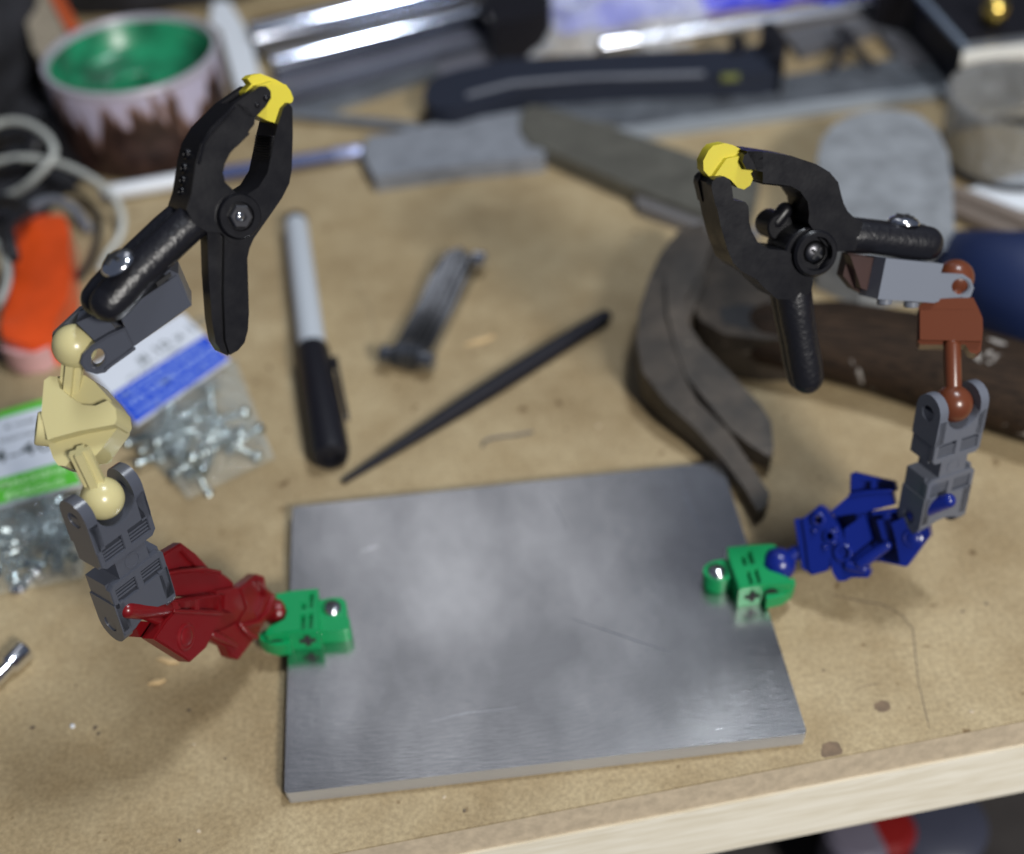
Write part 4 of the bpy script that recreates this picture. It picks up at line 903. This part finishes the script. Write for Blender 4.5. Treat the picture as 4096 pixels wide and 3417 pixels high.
# marker
mk = thing('marker_pen', 'thick marker pen with a pale grey barrel and black clipped cap', 'marker', G(640, 720))
a, b, c_ = G(607, 458, 6), G(641, 722, 6.4), G(680, 938, 6.6)
d1 = (b-a).normalized(); d2 = (c_-b).normalized()
MB().lathe(a, d1, [(0, 4.6), (2, 4.8), ((b-a).length, 5.3)], 36).build('barrel', mat('pale_grey_barrel', (.44, .48, .53), .35), mk)
MB().lathe(a, -d1, [(-1.0, 4.9), (2.2, 4.7), (3.6, 3.8), (4.2, 1)], 36).build('end_plug', M_BLK, mk)
MB().lathe(b, d2, [(-1, 5.9), (0, 6.2), ((c_-b).length-3, 6.4), ((c_-b).length, 5.6), ((c_-b).length+.5, 3.4), ((c_-b).length-1.5, 3.2)], 40).build('cap', M_BLK, mk)
sd = Vector((d2.y, -d2.x, 0)).normalized()
if (G(700, 800)-G(650, 800)).dot(sd) < 0: sd = -sd
fr = Frame(b+sd*6.2+d2*7, d2, (0, 0, 1), sd)
MB().ext(fr, [(0, -2), (32, -1.6), (33, 0), (32, 1.6), (0, 2)], .6, 2.2, .4).ext(fr, [(0, -2), (3, -2), (3, 2), (0, 2)], -1, .7).build('clip', M_BLK, mk)
# stylus
a, b = G(1240, 650, 3), G(706, 986, 1.2); n = 12
tag(MB().sweep([a.lerp(b, k/n) for k in range(n+1)], [2.7, 3.1, 3.3, 3.4, 3.4, 3.4, 3.3, 3.1, 2.7, 2.3, 1.9, 1.5, 1.0], seg=20).build('black_stylus', mat('matte_black', (.008, .008, .013), .6, spec=.25), loc=a-Vector((0, 0, 3)), smooth=60),
    'long tapered black stylus pointing at the back edge of the plate', 'stylus')
# folding tool
ft = thing('folding_tool', 'small worn folding pocket tool of stacked steel blades', 'pocket tool', G(890, 650))
M_WORN = mat('worn_dark_steel', (.30, .31, .33), .25, .95, var=.25, vscale=90)
A, B = G(836, 766, 0), G(948, 548, 0); dx = (B-A).normalized(); fr = Frame(A, dx, Vector((-dx.y, dx.x, 0)), (0, 0, 1)); Lt = (B-A).length
for k, (y0, zt, ex) in enumerate(((-6.4, 8, -3), (-4.4, 9.5, -1), (-2.3, 10.5, 0), (-.2, 11, 1), (1.9, 10.5, 0), (4.0, 9.5, -1), (6.0, 8, -4))):
    MB().ext(Frame(fr.pt(0, y0, 0), fr.x, (0, 0, 1), fr.x.cross(Vector((0, 0, 1)))), [(1-ex*.5, .2), (Lt+ex-1, .2), (Lt+ex+1.2, zt*.35), (Lt+ex+.4, zt*.75), (Lt+ex-3, zt), (Lt*.72, zt*.9), (Lt*.5, zt*.72), (9, zt*.8), (5, zt), (.5-ex*.5, zt*.8), (-1-ex*.5, zt*.4)], -.75, .75, .35).build('blade', M_WORN, ft)
for x_, y_, lb in ((1.5, -8.4, 0), (1.5, 8.4, 0), (Lt-2, -9, 0)):
    MB().lathe(fr.pt(x_, y_, 6), fr.y*(1 if y_ > 0 else -1), [(-3, 3.6), (1.2, 3.6), (2.0, 2.8), (2.0, 1.2)], 20).build('bolt', M_CHROME if x_ > 5 else M_WORN, ft)

# ---- hardware bags
def screw_mesh(L=12, r=1.0, hr=2.2):
    s = MB(); s.lathe((0, 0, 0), (1, 0, 0), [(0, .3), (1.2, r), (L, r), (L, hr), (L+.6, hr), (L+1.5, hr*.7), (L+1.7, .4)], 10)
    for i in range(4): s.lathe((2+i*2.2, 0, 0), (1, 0, 0), [(0, r), (.5, r*1.35), (1.0, r)], 10, caps=False)
    for v in s.bm.verts: v.co *= S
    me = bpy.data.meshes.new('machine_screw'); s.bm.to_mesh(me); s.bm.free(); me.polygons.foreach_set('use_smooth', [True]*len(me.polygons)); me.set_sharp_from_angle(angle=.7); me.materials.append(M_ZINC); return me
def nut_mesh():
    s = MB(); f0 = Frame((0, 0, 0), (1, 0, 0), (0, 1, 0), (0, 0, 1))
    s.ext(f0, circ((0, 0), 2.3, 6), 0, 1.5, .2, [circ((0, 0), 1.05, 10)], seg=1)
    for v in s.bm.verts: v.co *= S
    me = bpy.data.meshes.new('hex_nut'); s.bm.to_mesh(me); s.bm.free(); me.materials.append(M_ZINC); return me
ZK = Zc(350, 1200, 2.19)
def pillow(conv, quad, h, name, m, parent, n=22, seed=0):
    from mathutils import noise
    A = [G(*conv(c), 1) for c in quad]; s = MB()
    def grid(sgn):
        g = []
        for i in range(n+1):
            row = []
            for j in range(n+1):
                u, v = i/n, j/n; p = A[0].lerp(A[1], u).lerp(A[3].lerp(A[2], u), v)
                e = min(1, 3.2*min(u, 1-u, v, 1-v)+.02)**.6
                z = h*e*(1+.22*noise.noise(Vector((p.x*.12+seed, p.y*.12, 0)))+.10*noise.noise(Vector((p.x*.4+seed, p.y*.4, 0)))) if sgn else 0
                row.append(s.bm.verts.new((p.x, p.y, z+.5)))
            g.append(row)
        for i in range(n):
            for j in range(n): s.bm.faces.new((g[i][j], g[i+1][j], g[i+1][j+1], g[i][j+1]))
    grid(1)
    return s.build(name, m, parent, smooth=180), A
M_BAGFILM = film_material('bag_film', (.55, .62, .62), .15, .05)
M_PAPER = mat('white_paper', (.66, .70, .78), .55); M_BLUEP = mat('blue_print', (.012, .07, .60), .5); M_GREENP = mat('green_print', (.10, .52, .04), .5)
M_INK = mat('grey_ink', (.10, .12, .13), .6); M_INKL = mat('pale_ink', (.34, .47, .82), .5); M_INKG = mat('pale_green_ink', (.50, .80, .42), .5)
bag1 = thing('screw_bag', 'clear bag of zinc machine screws with a white and blue header label', 'bag of screws', G(430, 800))
pillow(ZK, [(270, 1120), (890, 1760), (1640, 1400), (1300, 540)], 12, 'bag_film', M_BAGFILM, bag1)
q_ = [(425, 1085), (1245, 515), (830, 110), (0, 600)]
LZ = 11.5
def on_label(quad, conv, z):
    A = [FL.pp(conv(c), z) for c in quad]
    return lambda u, v: A[0].lerp(A[1], u).lerp(A[3].lerp(A[2], u), v)
lab = on_label(q_, ZK, LZ)
def lquad(lf, u0, u1, v0, v1): return [(p.x, p.y) for p in (lf(u0, v0), lf(u1, v0), lf(u1, v1), lf(u0, v1))]
L1 = MB().ext(FL, lquad(lab, 0, 1, 0, 1), LZ-1.2, LZ, .1).build('header_label', M_PAPER, bag1)
MB().ext(FL, lquad(lab, .005, .995, .005, .50), LZ+.02, LZ+.12).build('blue_band', M_BLUEP, L1)
def lettering(body, lf, u, v, cap, m, parent, z, nm='lettering', bold=0.0, sx=1.0, wu=.3):
    a, b = lf(u, v), lf(u+wu, v); t = (b-a).normalized()
    text(body, Frame(Vector((a.x, a.y, z)), t, (-t.y, t.x, 0), (0, 0, 1)), cap*1.38, m, parent, nm, .12, bold=bold, sx=sx)
LW = (lab(1, 0)-lab(0, 0)).length; LHt = (lab(0, 1)-lab(0, 0)).length
lettering('MACHINE SCREWS', lab, .06, .36, LHt*.08, M_INKL, L1, LZ+.05, bold=.02, sx=1.0)
lettering('VIS DE', lab, .06, .205, LHt*.10, M_INKL, L1, LZ+.05, bold=.03, sx=1.05)
lettering('MÉCANIQUE', lab, .40, .205, LHt*.10, M_INKL, L1, LZ+.05, bold=.03, sx=1.0)
lettering('TORNILLOS PARA METAL', lab, .06, .08, LHt*.055, M_INKL, L1, LZ+.05, bold=.05, sx=1.15)
lettering('# 10 x 1/2', lab, .38, .64, LHt*.13, M_INK, L1, LZ+.0, bold=.06, sx=1.1)
lettering('zinc plated  /  zingué', lab, .2, .545, LHt*.045, M_INK, L1, LZ+.0, sx=1.2)
sm = screw_mesh(); QQ = [(370, 1160), (890, 1680), (1480, 1370), (1150, 760)]
inb = on_label(QQ, ZK, 4)
rs = random.Random(11)
for k in range(40):
    u, v = rs.random(), rs.random()**1.0
    p = inb(.14+.68*u, .16+.68*v)
    o = bpy.data.objects.new('machine_screw', sm); COL.objects.link(o); o.location = Vector((p.x, p.y, rs.uniform(1.8, 7.0)))*S
    o.rotation_euler = (0, rs.uniform(-.35, .35), rs.uniform(0, 6.28)); tag(o, 'small zinc machine screw lying loose inside the blue labelled bag', 'screw', 'screws in the blue labelled bag')
ZQ = Zc(0, 1400, 1.2514)
bag2 = thing('nut_bag', 'clear bag of small zinc nuts with a white and green header label', 'bag of nuts', G(80, 1000))
pillow(ZQ, [(-160, 1260), (420, 1150), (430, 690), (-160, 800)], 12, 'bag_film', M_BAGFILM, bag2, seed=5)
lab2 = on_label([(-160, 822), (408, 668), (222, 246), (-230, 372)], ZQ, LZ)
L2 = MB().ext(FL, lquad(lab2, 0, 1, 0, 1), LZ-1.2, LZ, .1).build('header_label', M_PAPER, bag2)
MB().ext(FL, lquad(lab2, .005, .995, .005, .27), LZ+.02, LZ+.12).build('green_band', M_GREENP, L2)
MB().ext(FL, lquad(lab2, .005, .995, .92, .998), LZ+.02, LZ+.12).build('green_edge', M_GREENP, L2)
H2 = (lab2(0, 1)-lab2(0, 0)).length
lettering('4-40', lab2, .285, .43, H2*.15, M_INK, L2, LZ, bold=.07, sx=1.15)
lettering('6 nuts', lab2, .50, .78, H2*.05, M_INK, L2, LZ, bold=.05, sx=1.3)
lettering('stainless', lab2, .40, .64, H2*.06, M_INK, L2, LZ, sx=1.2)
lettering('MACHINE NUTS', lab2, .30, .155, H2*.07, M_INKG, L2, LZ+.05, bold=.08, sx=1.1)
lettering('ÉCROUS', lab2, .33, .04, H2*.065, M_INKG, L2, LZ+.05, bold=.08, sx=1.2)
nm_ = nut_mesh(); inb = on_label([(-60, 1180), (385, 1080), (400, 720), (-60, 830)], ZQ, 4)
for k in range(84):
    p = inb(.04+.92*rs.random(), .05+.9*rs.random())
    o = bpy.data.objects.new('hex_nut', nm_); COL.objects.link(o); o.location = Vector((p.x, p.y, rs.uniform(1.0, 7.5)))*S
    o.rotation_euler = (rs.uniform(-.9, .9), rs.uniform(-.9, .9), rs.uniform(0, 6.28)); tag(o, 'small zinc nut lying loose inside the green labelled bag', 'nut', 'nuts in the green labelled bag')
# driver bit at the left border
dv = thing('driver_bit', 'shiny steel driver bit lying at the left border of the bench', 'driver bit', G(20, 1370))
a, b = G(-30, 1415, 3.6), G(52, 1332, 3.6); d = (b-a).normalized(); Lb = (b-a).length
MB().lathe(a, d, [(0, 2.2), (Lb*.55, 2.2), (Lb*.56, 2.4)], 28).build('shank', M_CHROME, dv)
MB().lathe(a+d*Lb*.56, d, [(0, 2.6), (.6, 3.2), (Lb*.40, 3.3), (Lb*.44, 2.9), (Lb*.44, 1.5)], 32).build('collar', M_CHROME, dv)
# small bits near the nut bag
for k, (x_, y_, r_) in enumerate(((38, 1200, 3.0), (58, 1185, 2.2), (72, 1172, 2.4), (64, 1160, 1.8))):
    MBx = MB(); g = G(x_, y_, 2); MBx.lathe(g-Vector((0, 0, 2)), (0, 0, 1), [(0, r_), (1.6, r_), (2.8, r_*.6), (3.0, .2)], 14)
    tag(MBx.build('rivet', M_CHROME, loc=g-Vector((0, 0, 2))), ('largest of four shiny rivets below the nut bag', 'second shiny rivet from the left below the nut bag', 'rightmost of four shiny rivets below the nut bag', 'farthest back of four shiny rivets below the nut bag')[k], 'rivet')
g = G(149, 1490, 0); tag(MB().lathe(g, (0, 0, 1), [(0, .7), (.5, .6), (.8, .1)], 8).build('crumb', M_WHITE, loc=g), 'tiny white crumb alone on the front left of the board', 'crumb')

# things on the lower shelf, seen past the rail
def shelf_thing(px, py, r, h, m, name, label, cat):
    g = G(px, py, -240+h*.5); MB_ = MB().lathe((g.x, g.y, -240), (0, 0, 1), [(0, r*.95), (2, r), (h-4, r), (h-1, r*.8), (h, r*.3)], 32); return tag(MB_.build(name, m, loc=(g.x, g.y, -240)), label, cat)
shelf_thing(1800, 1765, 12, 60, mat('red_lacquer', (.20, .01, .01), .35), 'red_jar', 'red jar on the shelf below the bench', 'jar')
shelf_thing(1745, 1775, 14, 60, mat('pale_lilac', (.13, .12, .16), .4), 'lilac_jar', 'pale lilac jar beside the red one below the bench', 'jar')
shelf_thing(1905, 1745, 20, 55, mat('slate_paint', (.05, .055, .085), .4), 'slate_jar', 'slate blue jar right of the red one below the bench', 'jar')
